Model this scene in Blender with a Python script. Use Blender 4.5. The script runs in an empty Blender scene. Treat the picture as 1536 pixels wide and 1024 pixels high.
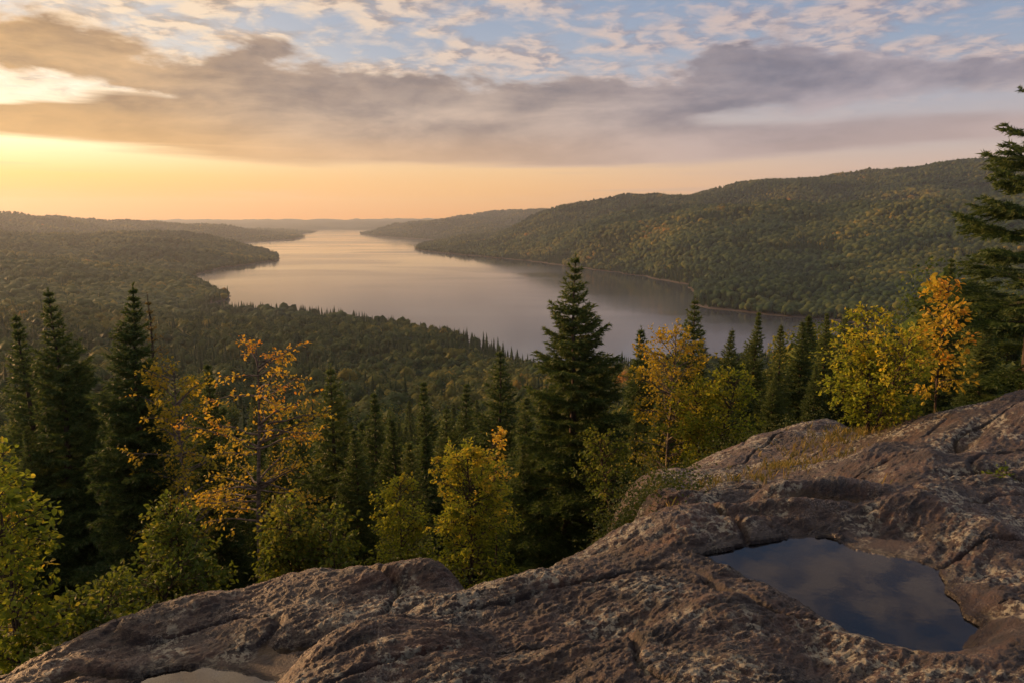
import bpy, math, random
import numpy as np

# ------------------------------------------------------------------ basics
SC = bpy.context.scene
COL = SC.collection
RS = np.random.RandomState(7)
F = 1109.0                       # focal length in photo pixels (1536 wide)
PITCH = math.radians(9.42)
EYE = 90.0                       # metres above the lake
SUN_AZ, SUN_EL = math.radians(-57), math.radians(9.5)
SUNV = np.array([math.sin(SUN_AZ)*math.cos(SUN_EL), math.cos(SUN_AZ)*math.cos(SUN_EL), math.sin(SUN_EL)])


def ray(px, py):
    u = (np.asarray(px, float)-768)/F
    v = (512-np.asarray(py, float))/F
    c, s = math.cos(PITCH), math.sin(PITCH)
    return np.stack([u, c+v*s, -s+v*c], -1)


def at_depth(px, py, d):         # world point along a sight line at forward distance d
    r = ray(px, py)
    r = r/r[..., 1:2]*np.asarray(d, float)[..., None]
    r[..., 2] += EYE
    return r


def at_level(px, py, z):         # world point where a sight line meets height z
    r = ray(px, py)
    t = (z-EYE)/r[..., 2]
    r = r*t[..., None]
    r[..., 2] = z
    return r


def lin(r, g, b):
    f = lambda c: ((c/255)/12.92 if c/255 <= .04045 else ((c/255+.055)/1.055)**2.4)
    return (f(r), f(g), f(b), 1.0)


def sstep(a, b, x):
    t = np.clip((x-a)/(b-a), 0, 1)
    return t*t*(3-2*t)


_perm = np.random.RandomState(11).permutation(512)
_ga = np.random.RandomState(12).rand(512)*2*math.pi
_gx, _gy = np.cos(_ga), np.sin(_ga)


def pn(x, y, seed=0):
    x = np.asarray(x, float)+seed*17.31
    y = np.asarray(y, float)-seed*9.77
    xi, yi = np.floor(x).astype(np.int64), np.floor(y).astype(np.int64)
    xf, yf = x-xi, y-yi
    u = xf**3*(xf*(xf*6-15)+10)
    v = yf**3*(yf*(yf*6-15)+10)

    def g(i, j, fx, fy):
        h = _perm[(_perm[i & 511]+j) & 511]
        return _gx[h]*fx+_gy[h]*fy
    a = g(xi, yi, xf, yf); b = g(xi+1, yi, xf-1, yf)
    c = g(xi, yi+1, xf, yf-1); d = g(xi+1, yi+1, xf-1, yf-1)
    return ((a+u*(b-a))*(1-v)+(c+u*(d-c))*v)*1.5


def fbm(x, y, octv=4, seed=0, gain=.5):
    s, a, f = 0, 1.0, 1.0
    for k in range(octv):
        s = s+a*pn(x*f, y*f, seed+k)
        a *= gain; f *= 2.03
    return s


class TPS:
    """thin plate surface through scattered points"""
    def __init__(self, P, z, smooth=0.0):
        P = np.asarray(P, float); z = np.asarray(z, float)
        n = len(P)
        A = np.zeros((n+3, n+3))
        A[:n, :n] = self.k(P, P)+np.eye(n)*smooth
        A[:n, n] = 1; A[:n, n+1:] = P
        A[n, :n] = 1; A[n+1:, :n] = P.T
        self.w = np.linalg.solve(A, np.r_[z, 0, 0, 0]); self.P = P

    def k(self, A, B):
        d2 = ((A[:, None, :]-B[None])**2).sum(-1)
        return .5*d2*np.log(d2+1e-12)

    def __call__(self, X):
        X = np.asarray(X, float); n = len(self.P)
        out = np.empty(len(X))
        for i in range(0, len(X), 20000):
            x = X[i:i+20000]
            out[i:i+20000] = self.k(x, self.P)@self.w[:n]+self.w[n]+x@self.w[n+1:]
        return out


def poly_sd(poly, x, y):
    """signed distance to a closed polygon, negative inside"""
    x = np.asarray(x, float); y = np.asarray(y, float)
    d = np.full(x.shape, 1e18); ins = np.zeros(x.shape, bool)
    n = len(poly)
    for i in range(n):
        ax, ay = poly[i]; bx, by = poly[(i+1) % n]
        ex, ey = bx-ax, by-ay
        t = np.clip(((x-ax)*ex+(y-ay)*ey)/(ex*ex+ey*ey+1e-12), 0, 1)
        d = np.minimum(d, (x-ax-t*ex)**2+(y-ay-t*ey)**2)
        if ay != by:
            cr = ((ay > y) != (by > y)) & (x < (bx-ax)*(y-ay)/(by-ay)+ax)
            ins ^= cr
    return np.where(ins, -1, 1)*np.sqrt(d)


# ------------------------------------------------------------------ mesh building
def new_mesh(name, V, faces, tint=None, smooth=False, attrs=None):
    """faces: list of int arrays (n,k) with k corners; tint: per-face value, same order"""
    me = bpy.data.meshes.new(name)
    V = np.asarray(V, np.float32)
    me.vertices.add(len(V)); me.vertices.foreach_set('co', V.ravel())
    faces = [np.asarray(f, np.int32) for f in faces if len(f)]
    tot = np.concatenate([np.full(len(f), f.shape[1], np.int32) for f in faces])
    loops = np.concatenate([f.ravel() for f in faces])
    me.loops.add(len(loops)); me.loops.foreach_set('vertex_index', loops)
    me.polygons.add(len(tot))
    me.polygons.foreach_set('loop_start', np.r_[0, np.cumsum(tot)[:-1]].astype(np.int32))
    if smooth:
        me.polygons.foreach_set('use_smooth', np.ones(len(tot), bool))
    else:
        me.polygons.foreach_set('use_smooth', np.zeros(len(tot), bool))
    if tint is not None:
        a = me.attributes.new('tint', 'FLOAT', 'FACE')
        a.data.foreach_set('value', np.asarray(tint, np.float32))
    for k, v in (attrs or {}).items():
        a = me.attributes.new(k, 'FLOAT', 'POINT')
        a.data.foreach_set('value', np.asarray(v, np.float32))
    me.update(calc_edges=True)
    return me


def link(name, me, mat=None, parent=None):
    o = bpy.data.objects.new(name, me)
    COL.objects.link(o)
    if mat is not None and len(me.materials) == 0:
        me.materials.append(mat)
    if parent is not None:
        o.parent = parent
    return o


def tag(o, label=None, cat=None, group=None, kind=None):
    if label: o['label'] = label
    if cat: o['category'] = cat
    if group: o['group'] = group
    if kind: o['kind'] = kind
    return o


def tubes(paths, radii, sides=5):
    """paths: list of (n,3), radii: list of (n,) -> V, quads"""
    VV, FF, off = [], [], 0
    ang = np.arange(sides)/sides*2*math.pi
    for P, r in zip(paths, radii):
        P = np.asarray(P, float); n = len(P)
        T = np.gradient(P, axis=0); T /= np.linalg.norm(T, axis=1, keepdims=True)+1e-9
        ref = np.where(np.abs(T[:, 2:3]) > .9, np.array([[1., 0, 0]]), np.array([[0, 0, 1.]]))
        A = np.cross(T, ref); A /= np.linalg.norm(A, axis=1, keepdims=True)+1e-9
        B = np.cross(T, A)
        ring = P[:, None]+np.asarray(r)[:, None, None]*(A[:, None]*np.cos(ang)[None, :, None]+B[:, None]*np.sin(ang)[None, :, None])
        VV.append(ring.reshape(-1, 3))
        i = np.arange(n-1)[:, None]*sides; j = np.arange(sides)[None]; j2 = (j+1) % sides
        FF.append(np.stack([i+j, i+j2, i+sides+j2, i+sides+j], -1).reshape(-1, 4)+off)
        off += n*sides
    return np.concatenate(VV), np.concatenate(FF)


# ------------------------------------------------------------------ node helper
class NT:
    def __init__(self, tree):
        self.t = tree; self.n = tree.nodes; self.l = tree.links

    def put(self, sock, v):
        if hasattr(v, 'is_linked') or hasattr(v, 'links'):
            self.l.new(v, sock)
        else:
            sock.default_value = v

    def m(self, op, a, b=0.0, c=None, clamp=False):
        n = self.n.new('ShaderNodeMath'); n.operation = op; n.use_clamp = clamp
        self.put(n.inputs[0], a); self.put(n.inputs[1], b)
        if c is not None: self.put(n.inputs[2], c)
        return n.outputs[0]

    def ss(self, x, a, b):       # smoothstep
        n = self.n.new('ShaderNodeMapRange'); n.interpolation_type = 'SMOOTHSTEP'
        self.put(n.inputs[0], x); self.put(n.inputs[1], a); self.put(n.inputs[2], b)
        n.inputs[3].default_value = 0; n.inputs[4].default_value = 1
        return n.outputs[0]

    def rng(self, x, a, b, c, d):
        n = self.n.new('ShaderNodeMapRange')
        self.put(n.inputs[0], x)
        for i, v in zip((1, 2, 3, 4), (a, b, c, d)): n.inputs[i].default_value = v
        return n.outputs[0]

    def mix(self, f, a, b, blend='MIX'):
        n = self.n.new('ShaderNodeMix'); n.data_type = 'RGBA'; n.blend_type = blend
        self.put(n.inputs[0], f); self.put(n.inputs[6], a); self.put(n.inputs[7], b)
        return n.outputs[2]

    def noise(self, vec, scale, detail=4, rough=.5, dist=0.0, col=False):
        n = self.n.new('ShaderNodeTexNoise')
        if vec is not None: self.l.new(vec, n.inputs['Vector'])
        n.inputs['Scale'].default_value = scale; n.inputs['Detail'].default_value = detail
        n.inputs['Roughness'].default_value = rough; n.inputs['Distortion'].default_value = dist
        return n.outputs[1 if col else 0]

    def xyz(self, x, y, z):
        n = self.n.new('ShaderNodeCombineXYZ')
        for i, v in enumerate((x, y, z)): self.put(n.inputs[i], v)
        return n.outputs[0]

    def sep(self, v):
        n = self.n.new('ShaderNodeSeparateXYZ'); self.l.new(v, n.inputs[0]); return n.outputs

    def ramp(self, f, stops, interp='LINEAR'):
        n = self.n.new('ShaderNodeValToRGB'); self.put(n.inputs[0], f)
        cr = n.color_ramp; cr.interpolation = interp
        while len(cr.elements) < len(stops): cr.elements.new(.5)
        for e, (p, c) in zip(cr.elements, stops): e.position = p; e.color = c
        return n.outputs[0]

    def curve(self, f, pts):
        n = self.n.new('ShaderNodeFloatCurve'); self.put(n.inputs['Value'], f)
        n.mapping.extend = 'HORIZONTAL'
        c = n.mapping.curves[0]
        while len(c.points) < len(pts): c.points.new(.5, .5)
        for p, (x, y) in zip(c.points, pts): p.location = (x, y)
        n.mapping.update()
        return n.outputs[0]

    def attr(self, name):
        n = self.n.new('ShaderNodeAttribute'); n.attribute_name = name
        return n.outputs['Fac']


def mat(name):
    m = bpy.data.materials.new(name); m.use_nodes = True
    m.node_tree.nodes.clear()
    t = NT(m.node_tree)
    out = m.node_tree.nodes.new('ShaderNodeOutputMaterial')
    return m, t, out


def principled(t, out, col, rough=.8, spec=.3, normal=None):
    b = t.n.new('ShaderNodeBsdfPrincipled')
    t.put(b.inputs['Base Color'], col); t.put(b.inputs['Roughness'], rough)
    t.put(b.inputs['Specular IOR Level'], spec)
    if normal is not None: t.l.new(normal, b.inputs['Normal'])
    t.l.new(b.outputs[0], out.inputs[0])
    return b


def bump(t, h, strength, dist):
    n = t.n.new('ShaderNodeBump'); n.inputs['Strength'].default_value = strength
    n.inputs['Distance'].default_value = dist; t.l.new(h, n.inputs['Height'])
    return n.outputs[0]


def geo_pos(t):
    return t.n.new('ShaderNodeNewGeometry').outputs['Position']


# ------------------------------------------------------------------ materials
def foliage(name, stops, trans=.35, objrand=0.0, gloss=.25, soft=0.0):
    m, t, out = mat(name)
    f = t.attr('tint')
    if objrand:
        oi = t.n.new('ShaderNodeObjectInfo')
        f = t.m('ADD', f, t.m('MULTIPLY', t.m('SUBTRACT', oi.outputs['Random'], .5), objrand), clamp=True)
    c = t.ramp(f, stops)
    b = t.n.new('ShaderNodeBsdfPrincipled')
    t.l.new(c, b.inputs['Base Color']); b.inputs['Roughness'].default_value = .6
    b.inputs['Specular IOR Level'].default_value = gloss
    if soft:                     # canopy seen from afar: leaves face every way, so shade it softer than the crown's own facets
        g_ = t.n.new('ShaderNodeNewGeometry').outputs['Normal']
        vm = t.n.new('ShaderNodeVectorMath'); vm.operation = 'ADD'; t.l.new(g_, vm.inputs[0]); vm.inputs[1].default_value = (0, 0, soft)
        vn = t.n.new('ShaderNodeVectorMath'); vn.operation = 'NORMALIZE'; t.l.new(vm.outputs[0], vn.inputs[0])
        t.l.new(vn.outputs[0], b.inputs['Normal'])
    if trans:
        tr = t.n.new('ShaderNodeBsdfTranslucent'); t.l.new(c, tr.inputs[0])
        mx = t.n.new('ShaderNodeMixShader'); mx.inputs[0].default_value = trans
        t.l.new(b.outputs[0], mx.inputs[1]); t.l.new(tr.outputs[0], mx.inputs[2])
        t.l.new(mx.outputs[0], out.inputs[0])
    else:
        t.l.new(b.outputs[0], out.inputs[0])
    return m


def c4(r, g, b): return (r, g, b, 1)


M_SPRUCE = foliage('spruce_needles', [(0, c4(.030, .058, .016)), (.5, c4(.070, .110, .027)), (1, c4(.16, .19, .04))], .35, .2)
M_LARCH = foliage('larch_needles', [(0, c4(.06, .06, .015)), (.6, c4(.14, .11, .022)), (1, c4(.24, .17, .03))], .35)
M_YSPRUCE = foliage('young_spruce_needles', [(0, c4(.04, .07, .016)), (.5, c4(.09, .125, .026)), (1, c4(.18, .19, .035))], .3)
M_ORANGE = foliage('orange_leaves', [(0, c4(.20, .18, .016)), (.3, c4(.50, .38, .035)), (.65, c4(.62, .40, .035)), (1, c4(.62, .26, .025))], .45)
M_GOLD = foliage('golden_leaves', [(0, c4(.14, .15, .015)), (.4, c4(.38, .30, .024)), (.8, c4(.54, .36, .03)), (1, c4(.56, .26, .022))], .5)
M_YGREEN = foliage('yellow_green_leaves', [(0, c4(.12, .17, .016)), (.5, c4(.27, .31, .026)), (.85, c4(.46, .41, .035)), (1, c4(.58, .42, .03))], .58)
M_GREEN = foliage('green_leaves', [(0, c4(.06, .10, .014)), (.6, c4(.14, .18, .02)), (1, c4(.30, .27, .03))], .45)
M_FOREST = foliage('forest_crowns', [(0, c4(.018, .036, .016)), (.25, c4(.036, .062, .022)), (.55, c4(.082, .100, .028)),
                                     (.78, c4(.16, .145, .03)), (.92, c4(.24, .17, .03)), (1, c4(.30, .14, .026))], .12, 0.0, .03, .8)
M_MIDLEAF = foliage('slope_leaves', [(0, c4(.04, .07, .016)), (.4, c4(.085, .125, .024)), (.75, c4(.17, .18, .028)), (1, c4(.32, .23, .03))], .3, .5, .05)
M_GRASS = foliage('dry_grass', [(0, c4(.09, .10, .02)), (.5, c4(.20, .17, .04)), (1, c4(.34, .24, .07))], .35)
M_HEATH = foliage('heath_leaves', [(0, c4(.035, .06, .012)), (.55, c4(.08, .10, .018)), (.85, c4(.18, .14, .02)), (1, c4(.26, .09, .02))], .35)


def bark(name, a, b, sx=30, sz=8):
    m, t, out = mat(name)
    tc = t.n.new('ShaderNodeTexCoord').outputs['Object']
    s = t.sep(tc)
    v = t.xyz(t.m('MULTIPLY', s[0], sx), t.m('MULTIPLY', s[1], sx), t.m('MULTIPLY', s[2], sz))
    h = t.noise(v, 1, 5, .65)
    c = t.mix(t.ss(h, .35, .65), a, b)
    principled(t, out, c, .85, .2, bump(t, h, .6, .01))
    return m


M_BARK = bark('spruce_bark', c4(.03, .022, .017), c4(.095, .072, .055))
M_BIRCH = bark('birch_bark', c4(.06, .045, .035), c4(.21, .17, .135), 10, 40)
M_TWIG = bark('twig_bark', c4(.035, .024, .018), c4(.10, .07, .05))


def rock_material():
    m, t, out = mat('granite')
    P = geo_pos(t)
    s = t.sep(P)
    # the foliation of the rock: stretched along its strike
    a = math.radians(35)
    ux = t.m('ADD', t.m('MULTIPLY', s[0], math.cos(a)), t.m('MULTIPLY', s[1], math.sin(a)))
    vx = t.m('SUBTRACT', t.m('MULTIPLY', s[1], math.cos(a)), t.m('MULTIPLY', s[0], math.sin(a)))
    FV = t.xyz(t.m('MULTIPLY', ux, .2), vx, t.m('MULTIPLY', s[2], 1.0))
    big = t.noise(P, 1.3, 5, .6)
    med = t.noise(FV, 13, 6, .64, .5)
    fine = t.noise(P, 55, 5, .65)
    grain = t.noise(P, 190, 3, .6)
    base = t.mix(t.ss(med, .36, .64), c4(.020, .013, .0105), c4(.135, .076, .050))
    base = t.mix(t.m('MULTIPLY', t.ss(big, .5, .68), .7), base, c4(.070, .054, .050))
    base = t.mix(t.m('MULTIPLY', t.ss(t.noise(FV, 3.1, 5, .6), .55, .72), .65), base, c4(.20, .080, .038))
    base = t.mix(t.m('MULTIPLY', t.ss(fine, .5, .72), .45), base, c4(.215, .14, .10))
    base = t.mix(t.m('MULTIPLY', t.ss(t.noise(P, 1.05, 4, .6), .46, .60), .62), base, c4(.026, .018, .016))
    # black lichen crusts and damp stains
    base = t.mix(t.m('MULTIPLY', t.ss(t.noise(P, 4.2, 6, .68), .53, .66), .8), base, c4(.022, .020, .020))
    # pale grey-green lichen rosettes
    li = t.m('MULTIPLY', t.ss(t.noise(P, 1.9, 4, .6), .49, .58), t.ss(t.noise(P, 19, 7, .72), .50, .55))
    base = t.mix(t.m('MULTIPLY', li, .85), base, c4(.56, .55, .42))
    li2 = t.m('MULTIPLY', t.ss(t.noise(P, 3.3, 3, .5, .3), .5, .62), t.ss(t.noise(P, 70, 5, .75), .53, .58))
    base = t.mix(t.m('MULTIPLY', li2, .5), base, c4(.52, .48, .42))
    # moss and humus settled in the hollows
    cav = t.attr('hollow')
    mo = t.ss(t.m('ADD', cav, t.m('MULTIPLY', t.m('SUBTRACT', t.noise(P, 14, 5, .7), .5), 1.0)), .55, .85)
    moss = t.mix(t.noise(P, 30, 4, .6), c4(.035, .030, .010), c4(.15, .085, .025))
    base = t.mix(mo, base, moss)
    wet = t.attr('wet')
    base = t.mix(t.m('MULTIPLY', wet, .75), base, c4(.020, .016, .015))
    h = t.m('ADD', t.m('MULTIPLY', med, 1.0), t.m('ADD', t.m('MULTIPLY', fine, .7), t.m('MULTIPLY', grain, .3)))
    base = t.mix(1.0, base, c4(.74, .71, .68), 'MULTIPLY')
    nrm = bump(t, h, 1.0, .06)
    rough = t.m('SUBTRACT', .54, t.m('MULTIPLY', wet, .3))
    principled(t, out, base, rough, .6, nrm)
    return m


def floor_material():
    m, t, out = mat('forest_floor_soil')
    P = geo_pos(t)
    n1 = t.noise(P, .05, 6, .6); n2 = t.noise(P, .9, 5, .6)
    c = t.mix(t.ss(n1, .35, .65), c4(.020, .030, .012), c4(.05, .06, .018))
    c = t.mix(t.m('MULTIPLY', t.ss(n2, .45, .7), .5), c, c4(.05, .035, .014))
    # far land: broken woods and clearings
    n3 = t.noise(P, .004, 8, .62)
    c = t.mix(t.m('MULTIPLY', t.ss(n3, .55, .7), .5), c, c4(.085, .085, .026))
    zz_ = t.sep(P)[2]
    c = t.mix(t.m('SUBTRACT', 1, t.ss(zz_, .6, 1.7)), c, c4(.10, .082, .065))
    principled(t, out, c, .9, .1, bump(t, n2, .8, .5))
    return m


def water_material(name, base, rough, wave_scale, wave, patches=True):
    m, t, out = mat(name)
    P = geo_pos(t)
    s = t.sep(P)
    b = t.n.new('ShaderNodeBsdfPrincipled')
    b.inputs['Base Color'].default_value = base
    b.inputs['IOR'].default_value = 1.333
    if patches:
        V = t.xyz(t.m('MULTIPLY', s[0], .0016), t.m('MULTIPLY', s[1], .0034), 0)
        w = t.noise(V, 1.0, 5, .55, .8)
        r = t.rng(t.ss(w, .38, .66), 0, 1, rough*.6, rough*1.4)
        t.l.new(r, b.inputs['Roughness'])
        V2 = t.xyz(s[0], t.m('MULTIPLY', s[1], 1.6), 0)
        h = t.noise(V2, wave_scale, 4, .6)
        st = t.rng(t.ss(w, .4, .65), 0, 1, wave*.35, wave)
        n = t.n.new('ShaderNodeBump'); n.inputs['Distance'].default_value = .25
        t.l.new(st, n.inputs['Strength']); t.l.new(h, n.inputs['Height'])
    else:
        # clear shallow water: the bed shows through, the surface mirrors the sky by its angle
        h = t.noise(P, wave_scale, 3, .5)
        n = t.n.new('ShaderNodeBump'); n.inputs['Distance'].default_value = .004
        n.inputs['Strength'].default_value = wave; t.l.new(h, n.inputs['Height'])
        fr = t.n.new('ShaderNodeFresnel'); fr.inputs['IOR'].default_value = 1.5
        t.l.new(n.outputs[0], fr.inputs['Normal'])
        tr = t.n.new('ShaderNodeBsdfTransparent'); tr.inputs[0].default_value = base
        gl = t.n.new('ShaderNodeBsdfGlossy'); gl.inputs['Roughness'].default_value = rough
        t.l.new(n.outputs[0], gl.inputs['Normal'])
        mx = t.n.new('ShaderNodeMixShader'); t.l.new(fr.outputs[0], mx.inputs[0])
        t.l.new(tr.outputs[0], mx.inputs[1]); t.l.new(gl.outputs[0], mx.inputs[2])
        t.l.new(mx.outputs[0], out.inputs[0])
        return m
    t.l.new(n.outputs[0], b.inputs['Normal'])
    t.l.new(b.outputs[0], out.inputs[0])
    return m


# ------------------------------------------------------------------ lake outline (photo sight lines met with the water level)
LAKE_PX = [(310, 465), (400, 469), (480, 474), (600, 492), (700, 512), (760, 534), (790, 558), (830, 566), (950, 560), (1100, 552),
           (1250, 518), (1345, 489), (1290, 484), (1220, 478.5), (1120, 469), (1062, 463), (1034, 456), (1046, 446), (1030, 427),
           (960, 414.5), (900, 406), (850, 399), (795, 392), (760, 388.5), (700, 383.5), (645, 378.5), (622, 374.5), (630, 368),
           (662, 362.5), (640, 359.5), (600, 357.2), (560, 354.8), (538, 351.5), (560, 348.6), (600, 346.2), (560, 345.2), (480, 345.2),
           (474, 348.6), (456, 351), (440, 352.0), (458, 356), (440, 360), (400, 362.5), (362, 364.5), (356, 368), (372, 373), (402, 377.5),
           (420, 386), (416, 391), (380, 396), (340, 401), (310, 408), (284, 417), (300, 426), (332, 440), (348, 445), (336, 451), (312, 457)]
LAKE = at_level(np.array([p[0] for p in LAKE_PX]), np.array([p[1] for p in LAKE_PX]), 0.0)[:, :2]

# ------------------------------------------------------------------ terrain
CT = []                          # (x, y, z absolute)


def pts(rows, drop):
    for px, py, d in rows:
        p = at_depth(px, py, d); CT.append((p[0], p[1], p[2]-drop))


def rel(rows):
    for x, y, z in rows: CT.append((x, y, EYE+z))


# close slope under the outcrop
rel([(0, 3, -4.6), (-3, 3.5, -4.8), (4, 4, -4.2), (-4.2, 6.2, -4.3), (-9, 7.5, -6.6), (-3.6, 10, -5.9), (-.5, 9, -5.0), (1.5, 8.5, -4.8),
     (4.5, 8, -4.0), (5.1, 10, -3.5), (7.5, 11, -3.7), (9.5, 13, -4.2), (14, 14, -4.4), (3.6, 16, -6.6), (1.3, 15, -7.3), (-7, 13, -7.6),
     (-13, 14, -9), (-2, 15, -8.8), (-20, 30, -17), (-6, 30, -17), (3, 30, -15.5), (9, 27, -9.5), (14, 28, -9), (22, 30, -9),
     (-40, 60, -27), (0, 60, -29), (20, 60, -22), (34, 60, -17), (-75, 110, -39), (0, 110, -43), (35, 110, -41), (75, 115, -33),
     (-130, 200, -50), (0, 200, -61), (60, 200, -64), (135, 200, -55), (0, 300, -74), (100, 300, -77), (200, 300, -72), (-30, 400, -81),
     (60, 400, -86), (260, 420, -80), (330, 480, -78), (420, 560, -72)])
# near wooded shoulder (tree tops seen in the photo, less a tree's height)
pts([(550, 520, 400), (600, 487, 500), (340, 464, 650), (480, 472, 570), (760, 534, 420), (450, 540, 300), (600, 560, 290), (680, 540, 360)], 11)
pts([(0, 400, 800), (100, 402, 880), (200, 430, 750), (100, 450, 550), (50, 500, 330), (200, 520, 330), (250, 480, 480), (-120, 420, 700), (-120, 500, 330)], 10)
# left ridges
pts([(0, 357, 1500), (100, 353, 1700), (200, 351, 1900), (300, 363, 1780), (340, 371, 1750), (0, 385, 1100), (200, 385, 1250), (-120, 350, 1400)], 8)
pts([(0, 321, 2600), (60, 328, 2700), (150, 338, 3000), (300, 340, 3300), (360, 345.5, 3500), (420, 351, 3650), (-120, 312, 2500)], 6)
pts([(40, 345, 2150), (200, 349, 2500), (300, 352, 2700)], 30)
# far flats behind the lake
for px in (-100, 100, 300, 450, 560, 640):
    for d, z in ((5200 if px < 420 else 6300, 14), (7000, 40), (8200, 66), (9500, 84)):
        p = at_depth(px, 330, d); CT.append((p[0], p[1], z))
# right ridges, from far to near
pts([(600, 338.5, 4700), (700, 325.5, 4700), (760, 318.5, 4600), (835, 315.5, 4500), (1000, 312, 4400), (1300, 312, 4300), (1600, 312, 4200)], 6)
pts([(700, 355, 2450), (760, 346, 2400), (800, 326, 2400), (850, 306, 2350), (930, 295.5, 2250), (1060, 288.5, 2200), (1100, 282.5, 2150),
     (1150, 271, 2100), (1200, 265.5, 2050), (1350, 255.5, 1950), (1440, 247.5, 1850), (1536, 243.5, 1800), (1660, 241, 1700)], 8)
pts([(850, 322, 3100), (1000, 300, 2900), (1300, 268, 2700), (1600, 255, 2500)], 45)
pts([(850, 353, 1600), (900, 331, 1550), (1000, 315, 1450), (1100, 308, 1400), (1200, 310, 1350), (1300, 302, 1300), (1440, 304, 1250), (1536, 300, 1200), (1660, 296, 1150)], 8)
pts([(900, 325, 1850), (1000, 312, 1750), (1100, 306, 1680), (1200, 304, 1620), (1300, 296, 1560), (1440, 293, 1480), (1560, 288, 1420)], 20)
pts([(1000, 362, 1220), (1200, 362, 1080), (1400, 362, 980), (1560, 362, 930), (960, 395, 1230), (1100, 420, 820), (1300, 420, 770), (1200, 450, 700), (1400, 450, 620), (1560, 440, 600), (1480, 480, 480), (1600, 480, 430)], 9)
CT = np.array(CT)


def polar(x, y):
    return np.stack([np.arctan2(x, y)*1.6, np.log(np.hypot(x, y))], -1)


_tps = TPS(polar(CT[:, 0], CT[:, 1]), CT[:, 2], 1e-4)


def terrain_z(x, y):
    x = np.asarray(x, float); y = np.asarray(y, float)
    sh = x.shape
    xf, yf = x.ravel(), y.ravel()
    r = np.hypot(xf, yf)
    z = _tps(polar(xf, yf))
    big = r > 120
    und = fbm(xf/260, yf/260, 4, 3)*np.clip(r*.006, 0, 9)*sstep(150, 600, r)*(1+.9*sstep(700, 1100, r))
    und += fbm(xf/900, yf/900, 3, 8)*np.clip((r-900)*.006, 0, 14)*(1-.75*sstep(4200, 6000, r))
    und += fbm(xf/420+3, yf/300, 3, 15)*np.clip(z*.13, 0, 22)*sstep(600, 1000, r)*(1-.85*sstep(1500, 2000, r))
    und += fbm(xf/9, yf/9, 3, 5)*.5*sstep(6, 20, r)
    sd = poly_sd(LAKE, xf, yf)+pn(xf/35, yf/35, 21)*np.clip(r*.006, .5, 8)+pn(xf/9, yf/9, 22)*np.clip(r*.0015, .2, 2)
    land = np.maximum(z+und, np.where(r > 250, 1.2, -99))
    k = sstep(0, 1, np.clip(sd/np.clip(r*.06, 30, 200), 0, 1))**.7
    z2 = np.where(sd > 0, np.where(big, land*k+.35*(1-k)*np.clip(sd/4, 0, 1), land), np.maximum(-4, sd*.15))
    return z2.reshape(sh), sd.reshape(sh)


NA, NR = 620, 820
azs = np.radians(np.linspace(-50, 50, NA))
FAR = 9300
rr = np.exp(np.linspace(math.log(2.5), math.log(FAR), NR))
AZ, RR = np.meshgrid(azs, rr)
TX, TY = RR*np.sin(AZ), RR*np.cos(AZ)
TZ, TSD = terrain_z(TX, TY)


def grid_faces(nr, na):
    i = np.arange(nr-1)[:, None]*na; j = np.arange(na-1)[None]
    return np.stack([i+j, i+j+1, i+na+j+1, i+na+j], -1).reshape(-1, 4)


ground = link('forest_floor', new_mesh('forest_floor', np.stack([TX, TY, TZ], -1).reshape(-1, 3), [grid_faces(NR, NA)], smooth=True), floor_material())
tag(ground, 'dark wooded ground falling from the rock outcrop and rising into hills round the lake', 'ground', kind='structure')

# lake
la = np.radians(np.linspace(-52, 52, 60)); lr = np.exp(np.linspace(math.log(180), math.log(9000), 50))
LA, LR = np.meshgrid(la, lr)
lake = link('lake_water', new_mesh('lake_water', np.stack([LR*np.sin(LA), LR*np.cos(LA), 0*LA], -1).reshape(-1, 3), [grid_faces(50, 60)], smooth=True),
            water_material('lake_surface', c4(.048, .052, .062), .11, .35, .07))
tag(lake, 'long calm lake reflecting the pale pink evening sky between wooded hills', 'lake', kind='structure')

# ------------------------------------------------------------------ rock outcrop
CR = []


def rp(rows):
    for px, py, d in rows:
        p = at_depth(px, py, d); CR.append((p[0], p[1], p[2]-EYE))


# main mound, bottom centre, its left flank and crest
rp([(430, 1024, 3.08), (560, 1024, 3.05), (700, 1024, 3.0), (900, 1024, 2.95), (1100, 1024, 2.95), (1300, 1030, 2.95), (1500, 1024, 3.0),
    (500, 955, 3.6), (640, 897, 4.2), (720, 877, 4.6), (800, 846, 4.8), (900, 810, 5.0), (960, 775, 5.2),
    (700, 930, 3.9), (850, 900, 4.1), (850, 960, 3.5), (1000, 840, 4.6), (1000, 900, 4.0), (1000, 960, 3.45), (1100, 930, 3.65), (1200, 975, 3.3),
    (1060, 747, 5.45), (1150, 723, 5.7), (1250, 716, 5.8), (1400, 721, 5.9), (1536, 745, 5.7), (1620, 760, 5.6),
    (1080, 790, 5.0), (1180, 775, 5.2), (1300, 780, 5.15), (1430, 800, 4.85), (1536, 830, 4.55), (1500, 900, 3.9), (1536, 960, 3.4), (1640, 900, 3.9)])
# right mound
rp([(1285, 706, 7.0), (1330, 667, 7.6), (1400, 632, 8.2), (1480, 602, 8.6), (1536, 587, 8.8), (1620, 575, 8.9),
    (1400, 700, 6.5), (1420, 670, 7.2), (1500, 690, 6.5), (1536, 640, 7.4), (1536, 700, 6.3), (1640, 680, 6.6)])
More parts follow.
